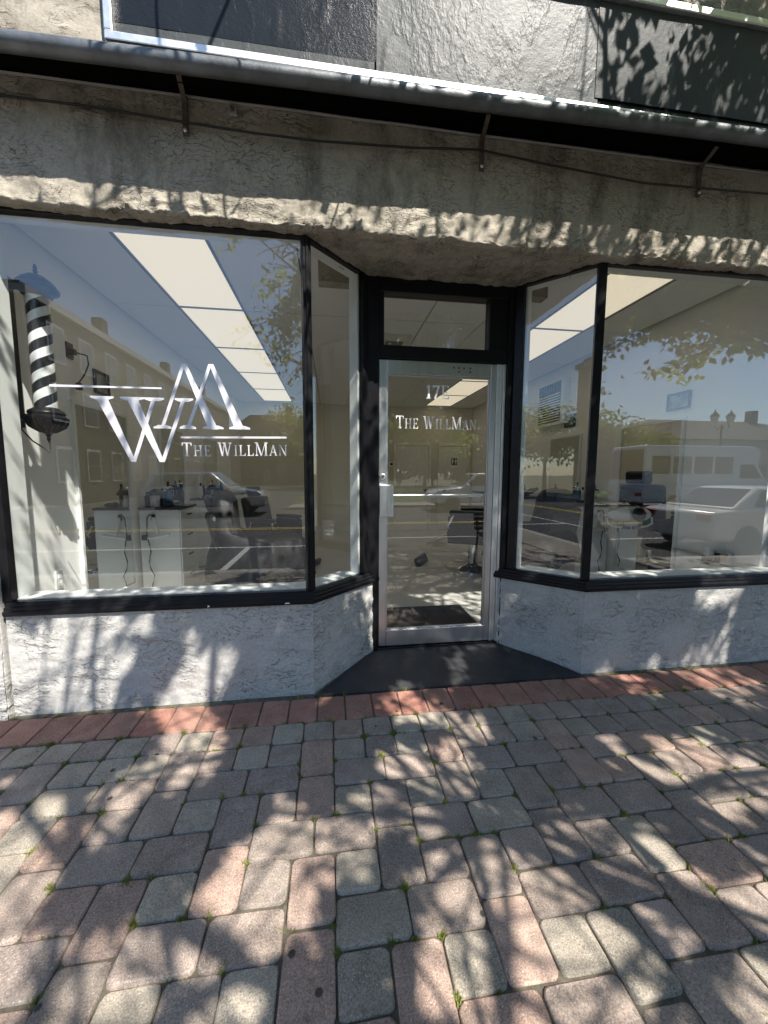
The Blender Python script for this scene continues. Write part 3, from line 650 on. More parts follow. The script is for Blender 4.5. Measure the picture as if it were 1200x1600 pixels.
box('bottom_rail', 'aluminium', door, DX0 + .061, DX1 - .046, .411, .454, DZ0, .205, .003)
for x0, x1, y0 in ((.960, .985, .405), (.987, 1.008, .412), (1.010, 1.034, .404)): box('frame_strip', 'bright_aluminium', door, x0, x1, y0, .46, .074, 2.294, .003)
for x0, x1, z0, z1 in ((DX0 + .061, DX0 + .070, .206, 2.189), (DX1 - .055, DX1 - .046, .206, 2.189), (DX0 + .071, DX1 - .056, .206, .215), (DX0 + .071, DX1 - .056, 2.180, 2.189)): box('glazing_bead', 'aluminium', door, x0, x1, .420, .446, z0, z1, .002)
dp = box('door_pane', 'shop_glass', door, DX0 + .066, DX1 - .05, .430, .436, .21, 2.185, 0)
pl = box('push_plate', 'aluminium', door, .044, .148, .372, .380, 1.120, 1.365, .003)
for i in range(7): box('rib', 'bright_aluminium', pl, .072 + i * .0105, .078 + i * .0105, .3685, .3718, 1.122, 1.363, .001)
box('plate_standoff', 'aluminium', door, .046, .064, .380, .411, 1.13, 1.355, .002)
lk_ = MB().lathe([(.024, 0), (.024, .008), (.019, .012), (.0, .012)], (.070, .410, 1.425), 20, Matrix.Rotation(math.pi / 2, 4, 'X')).build('lock_cylinder', 'bright_aluminium', door, smooth=True)
MB().lathe([(.011, 0), (.011, .003), (0, .003)], (.070, .398, 1.425), 14, Matrix.Rotation(math.pi / 2, 4, 'X')).build('keyway', 'rusty_strap', lk_)
MB().tube([(.10, .500, 1.275), (.912, .500, 1.275)], .014, 10).build('push_bar', 'bright_aluminium', door, smooth=True)
for x in (.11, .90): box('bar_mount', 'aluminium', door, x - .012, x + .012, .455, .49, 1.262, 1.288, .002)
for hx, hz in ((.615, 2.253), (.655, 2.253), (.655, 2.225), (.695, 2.252), (.745, 2.253), (.745, 2.225)):
    MB().lathe([(.0065, 0), (.0065, .0012), (0, .0012)], (hx, .4108, hz), 10, Matrix.Rotation(math.pi / 2, 4, 'X')).build('screw_hole', 'dark_void', door)
H2 = .094
text([('T', H2), ('HE', H2 * .80), (' ', H2), ('W', H2), ('ILL', H2 * .80), ('M', H2), ('AN', H2 * .80)], .173, 1.794, .819, .4295, 'vinyl_white', door)
text([('17E', .100)], .402, 2.022, .594, .4295, 'vinyl_white', door, 0, .03)
tag(MB().slab([(-.44, -.088), (1.475, -.088), (1.10, .40), (-.005, .40)], -.06, .006).build('doorstep', 'black_slab', None), 'black painted wedge shaped doorstep in front of the door', 'doorstep')
# raise towards the door
ds = bpy.data.objects['doorstep'].data
for v in ds.vertices:
    if v.co.z > 0 and v.co.y > .3: v.co.z = .058

# ------------------------------------------------------------------ shop interior (setting)
IX0, IX1, IY1, FZ, CZ = -2.35, 3.15, 6.6, .08, 3.05
def struct(name, mat, *b_): return box(name, mat, None, *b_, 0, None, 'structure')
struct('interior_floor', 'floor_tile', IX0 - .1, IX1 + .1, .46, IY1 + .1, FZ - .12, FZ)
for poly in ([(-2.45, -.0), (-.5, .0), (-.5, .459), (-2.45, .459)], [(1.52, .0), (3.25, .0), (3.25, .459), (1.52, .459)]):
    MB().slab(poly, FZ - .12, FZ).build('interior_floor', 'floor_tile', None, kind='structure')
struct('wall_left', 'white_wall', IX0 - .12, IX0, .125, IY1, FZ - .1, CZ + .3)
struct('wall_right', 'white_wall', IX1, IX1 + .12, .125, IY1, FZ - .1, CZ + .3)
bw = struct('wall_back', 'tan_wall', IX0 - .12, IX1 + .12, IY1 + .001, IY1 + .12, FZ - .1, CZ + .3)
ceil = struct('ceiling', 'grid_metal', IX0 - .12, IX1 + .12, .12, IY1 + .1, CZ + .012, CZ + .25)
XC = [-1.765 + .61 * k for k in range(-1, 9)]; YR = [.42 + 1.2 * k for k in range(-1, 6)]
light_n = 0
for i, xa in enumerate(XC):
    for j, ya in enumerate(YR):
        x0, x1, y0, y1 = max(xa, IX0 + .004) + .006, min(xa + .61, IX1 - .004) - .006, max(ya, .17) + .006, min(ya + 1.2, IY1 - .004) - .006
        if x1 - x0 < .05 or y1 - y0 < .05: continue
        if i in (1, 7) and 1 <= j <= 5:
            side = 'over the left side' if i == 1 else 'over the right side'
            lt = thing('ceiling_light', '%s square ceiling light panel from the front window, %s of the shop' % (('nearest', 'second', 'third', 'fourth', 'fifth')[j - 1], side), 'ceiling light', ((x0 + x1) / 2, (y0 + y1) / 2, CZ), 0, 'ceiling light panels')
            box('diffuser', 'light_diffuser', lt, x0 + .006, x1 - .006, y0 + .008, y1 - .008, CZ + .004, CZ + .011, 0)
            continue
        box('ceiling_tile', 'ceiling_tile', ceil, x0, x1, y0, y1, CZ - .002, CZ + .0115, 0)
for xa in (-1.765, -1.155, 1.895, 2.505): box('grid_bar', 'grid_metal', ceil, xa - .011, xa + .011, .43, 6.40, CZ - .006, CZ + .0118, 0)
for xa in (-1.765, 1.895):
    for k in range(6): box('grid_bar', 'grid_metal', ceil, xa + .0115, xa + .5985, .42 + 1.2 * k - .011, .42 + 1.2 * k + .011, CZ - .005, CZ + .0117, 0)
box('baseboard', 'white_paint', bw, IX0 + .01, IX1 - .01, IY1 - .012, IY1 - .0005, FZ + .001, FZ + .12, .003)

# ------------------------------------------------------------------ barber pole
bp = thing('barber_pole', 'black and white striped barber pole with black cap behind the monogram window', 'barber pole', (-2.13, .30, 1.64))
px, py = -2.13, .30
cyl = MB().lathe([(.060, -.36), (.060, .36)], (0, 0, 0), 40).build('striped_drum', 'pole_stripes', bp, smooth=True); cyl.matrix_parent_inverse = Matrix.Identity(4); cyl.location = (0, 0, 2.20 - 1.64)
MB().lathe([(.066, 1.85), (.066, 2.55)], (px, py, 0), 40).build('glass_sleeve', 'clear_glass', bp, smooth=True)
cap = MB().lathe([(.062, 2.535), (.078, 2.545), (.082, 2.56), (.112, 2.575), (.116, 2.59), (.104, 2.602), (.098, 2.615), (.075, 2.640), (.045, 2.662), (.020, 2.672), (0.0, 2.672)], (px, py, 0), 32).build('cap', 'black_paint', bp, smooth=True)
MB().lathe([(.011, 2.672), (.009, 2.685), (.017, 2.690), (.009, 2.697), (.012, 2.712), (.004, 2.735), (0, 2.738)], (px, py, 0), 14).build('finial', 'black_paint', cap, smooth=True)
basep = MB().lathe([(0, 1.690), (.022, 1.695), (.050, 1.718), (.088, 1.745), (.110, 1.778), (.113, 1.795), (.092, 1.812), (.098, 1.825), (.092, 1.838), (.070, 1.852), (.06, 1.86)], (px, py, 0), 32).build('base_cup', 'black_paint', bp, smooth=True)
MB().lathe([(0, 1.638), (.006, 1.645), (.012, 1.665), (.007, 1.674), (.016, 1.684), (.012, 1.692)], (px, py, 0), 14).build('finial', 'black_paint', basep, smooth=True)
for i in range(16):
    a = i * math.pi / 8; MB().tube([(px + math.cos(a) * r, py + math.sin(a) * r, z) for r, z in ((.040, 1.707), (.093, 1.742), (.115, 1.785))], .006, 5).build('rib', 'black_paint', basep)
box('wall_plate', 'black_paint', bp, -2.352, -2.325, .25, .40, 1.74, 2.68, .006)
for z in (2.59, 1.795): MB().tube([(-2.33, .315, z), (-2.28, .31, z + .012), (-2.22, .303, z + .004)], [.030, .022, .016], 10).build('bracket_arm', 'black_paint', bp, smooth=True)
tag(MB().tube([(-2.30, .31, 1.775), (-2.28, .30, 1.72), (-2.22, .29, 1.65), (-2.15, .29, 1.60), (-2.125, .29, 1.575), (-2.12, .292, 1.60), (-2.125, .298, 1.66)], .0045, 6).build('pole_cord', 'cable_black', None, smooth=True), 'thin black cord looping below the barber pole', 'cord')

# ------------------------------------------------------------------ mirrors, pictures, outlets, vents on the walls
def wall_mirror(side, y0, y1, z0, z1, label):
    x = IX0 if side < 0 else IX1; s = 1 if side < 0 else -1
    t = thing('wall_mirror', label, 'mirror', (x, (y0 + y1) / 2, z0), 0, 'tall mirrors on the shop walls')
    a, b_ = sorted((x, x + s * .022)); box('mirror_glass', 'mirror', t, *sorted((x + s * .001, x + s * .018)), y0 + .03, y1 - .03, z0 + .03, z1 - .03, 0)
    for n, q in (('frame_side', (y0, y0 + .03, z0, z1)), ('frame_side', (y1 - .03, y1, z0, z1)), ('frame_top', (y0 + .0305, y1 - .0305, z1 - .03, z1)), ('frame_bottom', (y0 + .0305, y1 - .0305, z0, z0 + .03))):
        box(n, 'white_paint', t, *sorted((x + s * .0005, x + s * .03)), *q, .003)
    return t
wall_mirror(-1, .88, 1.70, .30, 2.02, 'tall white framed mirror beside the barber pole reflecting a cabinet')
wall_mirror(-1, 2.42, 3.15, .95, 2.02, 'second tall mirror along the left wall behind the first cabinet')
wall_mirror(-1, 3.95, 4.7, .95, 2.02, 'farthest mirror along the left wall')
wall_mirror(1, .88, 1.72, .30, 2.02, 'tall framed mirror beside the wall conduit behind the right window')
wall_mirror(1, 2.45, 3.2, .95, 2.02, 'second tall mirror along the right wall below the vent')
def picture(side, y, z, w, h, label):
    x = IX0 if side < 0 else IX1; s = 1 if side < 0 else -1
    t = thing('picture_frame', label, 'picture', (x, y, z))
    for q in ((y - w / 2, y + w / 2, z, z + .018), (y - w / 2, y + w / 2, z + h - .018, z + h), (y - w / 2, y - w / 2 + .018, z + .0185, z + h - .0185), (y + w / 2 - .018, y + w / 2, z + .0185, z + h - .0185)):
        box('frame_bar', 'black_plastic', t, *sorted((x + s * .0005, x + s * .022)), *q, .002)
    box('print', 'picture_print', t, *sorted((x + s * .001, x + s * .008)), y - w / 2 + .017, y + w / 2 - .017, z + .017, z + h - .017, 0)
picture(-1, 1.33, 2.14, .22, .20, 'small black framed picture on the left wall above the monogram')
picture(1, 2.74, 2.14, .24, .18, 'small black framed picture below the wall vent')
picture(1, .98, 2.10, .26, .17, 'small black framed picture above the right mirror')
def outlet(x, y, z, s, label):
    t = thing('wall_outlet', label, 'outlet', (x, y, z)); box('plate', 'black_plastic', t, *sorted((x, x + s * .012)), y - .04, y + .04, z - .06, z + .06, .003)
    box('plug', 'black_plastic', t, *sorted((x + s * .012, x + s * .05)), y - .018, y + .018, z - .03, z + .012, .004); return t
ol = outlet(IX0, .93, 2.40, 1, 'black wall outlet with plug and dangling cord above the left mirror')
wc = MB().tube([(IX0 + .045, .94, 2.39), (IX0 + .08, 1.02, 2.39), (IX0 + .07, 1.05, 2.33), (IX0 + .05, 1.03, 2.25), (IX0 + .045, .98, 2.19), (IX0 + .045, .95, 2.16)], .006, 6).build('power_cord', 'cable_black', ol, smooth=True)
MB().lathe([(.0, -.03), (.022, -.025), (.026, 0), (.018, .03), (0, .034)], (IX0 + .045, .95, 2.13), 12).build('adapter', 'black_plastic', wc, smooth=True)
oc = thing('conduit_outlet', 'grey metal conduit with outlet box and adapter low on the right wall', 'outlet', (IX1, .5, .72))
box('outlet_box', 'aluminium', oc, IX1 - .05, IX1 - .001, .33, .46, .665, .775, .004); box('socket', 'black_plastic', oc, IX1 - .056, IX1 - .050, .40, .45, .675, .755, .002)
box('adapter', 'cabinet_white', oc, IX1 - .10, IX1 - .052, .455, .52, .72, .79, .006); box('plug', 'black_plastic', oc, IX1 - .10, IX1 - .05, .465, .53, .65, .715, .006)
MB().tube([(IX1 - .022, .46, .70), (IX1 - .022, .90, .705)], .011, 8).build('conduit', 'aluminium', oc, smooth=True)
lo = thing('wall_outlet', 'white double outlet low on the sunlit left wall', 'outlet', (IX0, .62, .63)); box('plate', 'white_paint', lo, IX0, IX0 + .012, .58, .65, .58, .72, .003)
for z in (.615, .675): box('socket', 'vinyl_white', lo, IX0 + .012, IX0 + .015, .598, .632, z - .016, z + .016, .002)
vent = thing('wall_vent', 'white louvered wall vent under the ceiling on the right wall', 'vent', (IX1, 3.1, 2.3))
box('housing', 'white_paint', vent, IX1 - .10, IX1 - .001, 2.78, 3.50, 2.20, 2.86, .006)
box('louver_void', 'dark_void', vent, IX1 - .106, IX1 - .1005, 2.86, 3.44, 2.25, 2.83, 0)
for i in range(11): box('louver', 'white_paint', vent, IX1 - .122, IX1 - .1065, 2.86, 3.44, 2.262 + i * .038, 2.280 + i * .038, .002)
for i in range(9): box('fin', 'grid_metal', vent, IX1 - .118, IX1 - .1065, 2.87 + i * .068, 2.882 + i * .068, 2.70, 2.82, .001)

# ------------------------------------------------------------------ workstations
def station(side, y0, label, cords=True):
    x = IX0 if side < 0 else IX1; s = 1 if side < 0 else -1
    X = lambda a, b_: sorted((x + s * a, x + s * b_))
    t = thing('barber_station', label, 'cabinet', (x + s * .2, y0 + .25, FZ), 0, 'white barber stations along the walls')
    box('cabinet', 'cabinet_white', t, *X(.035, .425), y0, y0 + .50, FZ + .02, 1.060, .003)
    box('counter_top', 'black_top', t, *X(.031, .440), y0 - .012, y0 + .512, 1.0605, 1.086, .003)
    for i in range(4):
        z = .16 + i * .225; d = box('drawer', 'cabinet_white', t, *X(.4255, .440), y0 + .012, y0 + .488, z, z + .215, .003)
        box('handle', 'black_plastic', d, *X(.440, .455), y0 + .19, y0 + .31, z + .15, z + .165, .003)
    if cords:
        a = x + s * .18
        MB().tube([(a, y0 - .02, .985), (a + s * .04, y0 - .025, .80)], .016, 8).build('holder_arm', 'cabinet_white', t, smooth=True)
        MB().tube([(a - s * .06, y0 - .03, .765), (a + s * .16, y0 - .04, .805)], .015, 8).build('holder_arm', 'cabinet_white', t, smooth=True)
        box('outlet', 'black_plastic', t, *sorted((a - s * .015, a + s * .015)), y0 - .03, y0 - .001, .955, 1.015, .004)
    return t
def cord(side, y0, t):
    x = IX0 if side < 0 else IX1; s = 1 if side < 0 else -1; a = x + s * .18; y = y0 - .035
    c = MB().tube([(a, y, 1.0), (a - s * .03, y, 1.015), (a - s * .055, y, .98), (a - s * .06, y, .90), (a - s * .065, y, .80), (a - s * .045, y, .70), (a - s * .035, y, .62), (a - s * .055, y, .52), (a - s * .045, y, .44), (a - s * .01, y, .37), (a - s * .03, y, .28), (a - s * .05, y, .2)], .0055, 6).build('power_cord', 'cable_black', t, smooth=True)
    box('plug', 'black_plastic', c, a - .115 if s > 0 else a + .06, a - .06 if s > 0 else a + .115, y - .02, y + .02, .745, .80, .008)
cord(-1, 1.80, station(-1, 1.80, 'white drawer cabinet with black top seen through the monogram window, nearest on its wall'))
station(-1, 3.28, 'white drawer cabinet behind the first one on the left wall', False); station(-1, 4.85, 'farthest white drawer cabinet on the left wall', False)
cord(1, 1.82, station(1, 1.82, 'white drawer cabinet behind the right window, nearest on its wall'))
station(1, 3.3, 'second white drawer cabinet along the right wall', False); station(1, 4.9, 'farthest white drawer cabinet on the right wall', False)
TOP = 1.0865
def jar(x, y, label):
    t = thing('disinfectant_jar', label, 'jar', (x, y, TOP), 0, 'jars of blue disinfectant')
    MB().lathe([(.046, .001), (.050, .01), (.050, .15), (.046, .16)], (x, y, TOP), 20).build('liquid', 'blue_liquid', t, smooth=True)
    MB().lathe([(.052, .0), (.052, .185)], (x, y, TOP), 20).build('glass', 'clear_glass', t, smooth=True)
    l = MB().lathe([(.055, .186), (.055, .202), (.03, .215), (0, .216)], (x, y, TOP), 20).build('lid', 'chrome', t, smooth=True)
    MB().lathe([(.006, .216), (.006, .235), (.014, .243), (.010, .256), (0, .258)], (x, y, TOP), 12).build('knob', 'black_plastic', l, smooth=True)
jar(-2.13, 2.08, 'blue disinfectant jar on the nearest left cabinet'); jar(-2.1, 3.6, 'blue disinfectant jar on the second left cabinet'); jar(2.88, 2.12, 'blue disinfectant jar on the nearest right cabinet')
def neck_brush(x, y, label):
    t = thing('neck_brush', label, 'brush', (x, y, TOP), 0, 'neck brushes')
    MB().lathe([(.030, 0), (.032, .05), (.022, .055), (.019, .12), (.021, .13)], (x, y, TOP), 14).build('handle', 'cabinet_white', t, smooth=True)
    MB().lathe([(.022, .131), (.085, .125), (.078, .15), (.05, .178), (.02, .19), (0, .191)], (x, y, TOP), 16).build('bristles', 'black_plastic', t, smooth=True)
neck_brush(-2.18, 1.90, 'black neck brush with white handle on the nearest left cabinet'); neck_brush(2.98, 1.93, 'black neck brush with white handle on the nearest right cabinet')
neck_brush(-2.05, 3.42, 'black neck brush on the second left cabinet')
def bottle(x, y, h, r, mat, label, group='bottles on the cabinets'):
    t = thing('bottle', label, 'bottle', (x, y, TOP), 0, group)
    MB().lathe([(r, 0), (r, h * .68), (r * .45, h * .78), (r * .4, h * .8)], (x, y, TOP), 14).build('body', mat, t, smooth=True)
    MB().lathe([(r * .5, h * .8), (r * .5, h * .93), (r * .2, h), (0, h)], (x, y, TOP), 10).build('cap', 'black_plastic', t, smooth=True)
bottle(-2.02, 2.15, .24, .028, 'black_plastic', 'tall black bottle beside the nearest left jar'); bottle(-2.24, 2.20, .19, .03, 'black_plastic', 'short black bottle by the wall on the nearest left cabinet')
bottle(-2.22, 3.45, .22, .026, 'cabinet_white', 'white spray bottle on the second left cabinet'); bottle(-2.0, 3.7, .25, .026, 'blue_liquid', 'blue spray bottle on the second left cabinet')
bottle(3.02, 2.2, .2, .028, 'cabinet_white', 'white bottle by the wall on the nearest right cabinet'); bottle(2.85, 3.45, .21, .026, 'black_plastic', 'black bottle on the second right cabinet')
def clipper(x, y, rz, label):
    t = thing('hair_clipper', label, 'clipper', (x, y, TOP), rz, 'hair clippers on the cabinets'); M = Matrix.Translation((x, y, TOP)) @ Matrix.Rotation(rz, 4, 'Z')
    MB().box(-.09, .05, -.024, .024, .002, .042, M).build('body', 'black_plastic', t, bev=.008); MB().box(.05, .085, -.02, .02, .006, .03, M).build('blade', 'chrome', t, bev=.002)
for x, y, r, l in ((-2.02, 1.93, .5, 'black hair clipper near the front corner of the nearest left cabinet'), (-2.0, 2.03, 1.2, 'black hair clipper by the drawers of the nearest left cabinet'), (-2.08, 3.35, .3, 'black hair clipper on the second left cabinet'), (-1.98, 3.5, .9, 'black hair clipper by the drawers of the second left cabinet'),
                   (2.80, 1.95, 2.6, 'black hair clipper near the front corner of the nearest right cabinet'), (2.80, 2.15, 1.9, 'black hair clipper beside the jar on the nearest right cabinet'), (2.9, 3.6, 2.0, 'black hair clipper on the second right cabinet')): clipper(x, y, r, l)
bottle(-2.28, 1.92, .16, .026, 'black_plastic', 'squat black bottle by the mirror edge on the nearest left cabinet'); bottle(-2.19, 2.24, .27, .024, 'black_plastic', 'tallest black bottle at the back of the nearest left cabinet')
bottle(-2.26, 3.7, .18, .03, 'black_plastic', 'squat black bottle by the wall on the second left cabinet'); bottle(3.06, 2.02, .23, .026, 'black_plastic', 'tall black bottle by the wall on the nearest right cabinet'); bottle(2.78, 2.26, .15, .03, 'black_plastic', 'squat black bottle by the drawers of the nearest right cabinet')
def roundbrush(x, y, label):
    t = thing('hair_dryer', label, 'hair dryer', (x, y, TOP), 0, 'black hair dryers'); 
    MB().lathe([(.035, 0), (.046, .03), (.046, .10), (.030, .16), (.026, .20), (0, .201)], (x, y, TOP + .06), 16, Matrix.Rotation(math.radians(70), 4, 'Y')).build('barrel', 'black_plastic', t, smooth=True)
    MB().tube([(x + .03, y, TOP + .05), (x + .02, y - .02, TOP + .01)], .018, 8).build('grip', 'black_plastic', t, smooth=True)
roundbrush(-2.2, 3.62, 'black hair dryer lying on the second left cabinet'); roundbrush(2.86, 3.38, 'black hair dryer lying on the second right cabinet')
# white hair dryer hanging in front of the right mirror
hd = thing('hanging_dryer', 'white cone shaped hair dryer with purple grip hanging by the right cabinet', 'hair dryer', (2.93, 1.55, .95))
Mh = Matrix.Translation((2.86, 1.52, .98)) @ Matrix.Rotation(math.radians(-20), 4, 'Z') @ Matrix.Rotation(math.radians(86), 4, 'Y')
MB().lathe([(.022, 0), (.05, .05), (.072, .12), (.080, .21), (.070, .212), (.060, .12), (0, .11)], (0, 0, 0), 24, Mh).build('cone', 'cabinet_white', hd, smooth=True)
MB().lathe([(.020, -.03), (.024, -.01), (.024, .0)], (0, 0, 0), 16, Mh).build('ring', 'chrome', hd, smooth=True)
MB().tube([(2.84, 1.50, .95), (2.85, 1.48, .88), (2.92, 1.47, .85), (3.02, 1.47, .84)], .011, 8).build('strap', 'cabinet_white', hd, smooth=True)
MB().tube([(3.02, 1.47, .84), (3.11, 1.46, .835)], .020, 8).build('grip', 'purple_plastic', hd, smooth=True)

# ------------------------------------------------------------------ barber chairs
def barber_chair():
    t = thing('barber_chair', 'chair', 'barber chair', (0, 0, 0), 0, 'black barber chairs')
    MB().lathe([(.31, 0), (.31, .02), (.27, .04), (.08, .055), (.06, .07), (.06, .34), (.0, .34)], (0, 0, 0), 32).build('base', 'chrome', t, smooth=True)
    s = MB(); s.box(-.27, .27, -.26, .27, .36, .50); s.build('seat', 'black_leather', t, bev=.045)
    M = Matrix.Translation((0, -.25, .47)) @ Matrix.Rotation(math.radians(12), 4, 'X')
    MB().box(-.27, .27, -.10, .02, 0, .56, M).build('backrest', 'black_leather', t, bev=.045)
    MB().box(-.14, .14, -.075, .0, .565, .72, M).build('headrest', 'black_leather', t, bev=.035)
    for sx in (-1, 1):
        a = MB().box(sx * .33 - .045, sx * .33 + .045, -.24, .22, .66, .72).build('armrest', 'black_leather', t, bev=.025)
        MB().tube([(sx * .30, -.20, .42), (sx * .33, -.22, .56), (sx * .33, -.18, .67)], .018, 8).build('arm_bracket', 'chrome', a, smooth=True)
        MB().tube([(sx * .30, .18, .42), (sx * .335, .23, .54), (sx * .33, .17, .67)], .018, 8).build('arm_bracket', 'chrome', a, smooth=True)
    for sx in (-1, 1): MB().box(sx * .315 - .022, sx * .315 + .022, -.25, .24, .34, .655).build('side_panel', 'black_leather', t, bev=.018)
    f = MB().box(-.19, .19, .52, .58, .10, .30, Matrix.Translation((0, .04, 0)) @ Matrix.Rotation(math.radians(-20), 4, 'X')).build('footrest', 'black_leather', t, bev=.02)
    for sx in (-.15, .15): MB().tube([(sx, .25, .40), (sx, .42, .34), (sx, .53, .27)], .014, 8).build('foot_bar', 'chrome', f, smooth=True)
    return t
ch = barber_chair()
ch['label'] = 'black barber chair behind the monogram window, nearest to the glass'; ch.matrix_basis = Matrix.Translation((-1.02, 1.30, FZ)) @ Matrix.Rotation(math.radians(-70), 4, 'Z')
dup(ch, (-1.15, 3.45, FZ), math.radians(-120), 'black barber chair behind the first one on the left side')
dup(ch, (2.05, 1.72, FZ), math.radians(20), 'black barber chair behind the angled window on the hinge side')
dup(ch, (1.72, 2.75, FZ), math.radians(60), 'black barber chair seen through the glass door', None, 1.22)
def cape(loc, rz, label, seed):
    """black cutting cape thrown over a chair"""
    t = thing('barber_cape', label, 'cape', loc, rz, 'black capes over the chairs'); M = Matrix.Translation(loc) @ Matrix.Rotation(rz, 4, 'Z'); n = 72; vs_, fs = [], []
    rings = [(.02, 1.19, 0), (.12, 1.185, .0), (.19, 1.165, .004), (.245, 1.10, .008), (.285, .98, .012), (.33, .84, .018), (.40, .735, .022), (.435, .60, .030), (.455, .46, .040), (.47, .36, .048)]
    for k, (r_, z, am) in enumerate(rings):
        for i in range(n):
            a = 2 * math.pi * i / n; ca, sa = math.cos(a), math.sin(a)
            sq = (abs(ca) ** 3.2 + abs(sa) ** 3.2) ** (-1 / 3.2)
            f = am * 1.5 * (noise.noise(Vector((ca * 2.2 + seed, sa * 2.2, z * 1.2))) + .7 * noise.noise(Vector((ca * 5 + seed, sa * 5, z * 2.5))))
            fy = 1.0 if z < .8 else .42; oy = 0 if z < .75 else -.30 + .25 * max(0, .9 - z)
            zz = z - (.12 * max(0, sa) * (1 if .75 < z < 1.0 else 0)) + .02 * math.sin(a * 5 + seed) * (k > 6)
            vs_.append(M @ Vector(((r_ * sq + f) * ca, (r_ * sq + f) * sa * fy + oy, zz + .02)))
    for k in range(len(rings) - 1):
        for i in range(n): fs.append((k * n + i, k * n + (i + 1) % n, (k + 1) * n + (i + 1) % n, (k + 1) * n + i))
    fs.append(tuple(range(n)))
    o_ = MB().add(vs_, fs).build('cloth', 'cape_cloth', t, smooth='all'); md = o_.modifiers.new('thick', 'SOLIDIFY'); md.thickness = .004
cape((-1.02, 1.30, FZ), math.radians(-70), 'crumpled black cape draped over the chair behind the monogram window', 1.0)
cape((2.05, 1.72, FZ), math.radians(20), 'black cape draped over the chair behind the angled hinge side window', 2.3)
# doormat
dm = thing('doormat', 'black rubber doormat on the floor just inside the glass door', 'doormat', (.5, .98, FZ))
box('mat', 'mat_rubber', dm, .0, .985, .70, 1.235, FZ + .001, FZ + .011, .003); box('border', 'black_plastic', dm, -.02, 1.005, .68, 1.255, FZ + .0005, FZ + .006, .002)

# ------------------------------------------------------------------ back wall doors and signs
def idoor(x0, x1, knob_right, label):
    t = thing('interior_door', label, 'door', ((x0 + x1) / 2, IY1, FZ), 0, 'doors in the back wall'); y = IY1 - .0005; z1 = 2.12
    box('leaf', 'white_door', t, x0, x1, y - .03, y, FZ + .13 - .125, z1, .003)
    for a, b_, c, d in ((x0 - .075, x0 - .004, FZ, z1 + .08), (x1 + .004, x1 + .075, FZ, z1 + .08), (x0 - .0035, x1 + .0035, z1 + .005, z1 + .08)): box('casing', 'white_door', t, a, b_, y - .045, y, c + .001, d, .004)
    kx = x1 - .07 if knob_right else x0 + .07
    MB().lathe([(.012, 0), (.012, .03), (.030, .045), (.030, .06), (0, .07)], (kx, y - .03, 1.05), 14, Matrix.Rotation(math.pi / 2, 4, 'X')).build('knob', 'black_plastic', t, smooth=True)
idoor(1.24, 2.02, True, 'plain pale door in the back wall beside the thermostat'); idoor(2.35, 3.00, False, 'pale restroom door in the back wall under the pictogram sign')
rs = thing('restroom_sign', 'small black and white restroom pictogram sign on the back door', 'sign', (2.67, IY1 - .03, 1.72)); yb = IY1 - .0315
box('plate', 'vinyl_white', rs, 2.58, 2.76, yb - .005, yb, 1.60, 1.86, .002); box('panel', 'black_plastic', rs, 2.595, 2.745, yb - .0065, yb - .0051, 1.67, 1.845, 0)
for cx, dress in ((2.632, 0), (2.708, 1)):
    MB().lathe([(.013, 0), (.013, .001), (0, .001)], (cx, yb - .0066, 1.825), 12, Matrix.Rotation(math.pi / 2, 4, 'X')).build('pictogram_head', 'vinyl_white', rs)
    pl_ = [(cx - .018, 1.805), (cx + .018, 1.805), (cx + (.030 if dress else .018), 1.74), (cx + .012, 1.74), (cx + .010, 1.685), (cx - .010, 1.685), (cx - .012, 1.74), (cx - (.030 if dress else .018), 1.74)]
    MB().prism(pl_[::-1], yb - .0078, yb - .0066).build('pictogram_body', 'vinyl_white', rs)
th = thing('thermostat', 'small white thermostat with dark screen on the back wall', 'thermostat', (1.12, IY1, 1.68)); box('case', 'vinyl_white', th, 1.06, 1.18, IY1 - .025, IY1 - .0005, 1.62, 1.74, .004); box('screen', 'black_plastic', th, 1.09, 1.15, IY1 - .0265, IY1 - .0255, 1.655, 1.71, 0)
cmr = thing('ceiling_sensor', 'small beige smoke detector box on the ceiling behind the transom', 'detector', (.42, 2.2, CZ)); box('housing', 'tan_wall', cmr, .25, .62, 2.0, 2.3, CZ - .06, CZ - .0025, .01); box('grille', 'grid_metal', cmr, .33, .54, 2.08, 2.22, CZ - .066, CZ - .0605, .003)

# ------------------------------------------------------------------ trees
def leaf_mesh(name, pts, size, seed, droop=.3):
    rs_ = np.random.RandomState(seed); n = len(pts); P = np.array(pts)
    d = rs_.normal(size=(n, 3)); d[:, 2] -= droop * 2; d /= np.linalg.norm(d, axis=1)[:, None]
    r = rs_.normal(size=(n, 3)); s = np.cross(d, r); s /= np.linalg.norm(s, axis=1)[:, None]; nn = np.cross(d, s)
    L = size * rs_.uniform(.7, 1.35, n)[:, None]; W = L * .30
    V = np.stack([P, P + d * L * .45 + s * W + nn * L * .06, P + d * L, P + d * L * .45 - s * W + nn * L * .06], 1).reshape(-1, 3)
    me = bpy.data.meshes.new(name); me.vertices.add(4 * n); me.vertices.foreach_set('co', V.ravel()); me.loops.add(4 * n); me.loops.foreach_set('vertex_index', np.arange(4 * n)); me.polygons.add(n)
    me.polygons.foreach_set('loop_start', np.arange(n) * 4); me.polygons.foreach_set('loop_total', np.full(n, 4)); me.update(calc_edges=True); return me
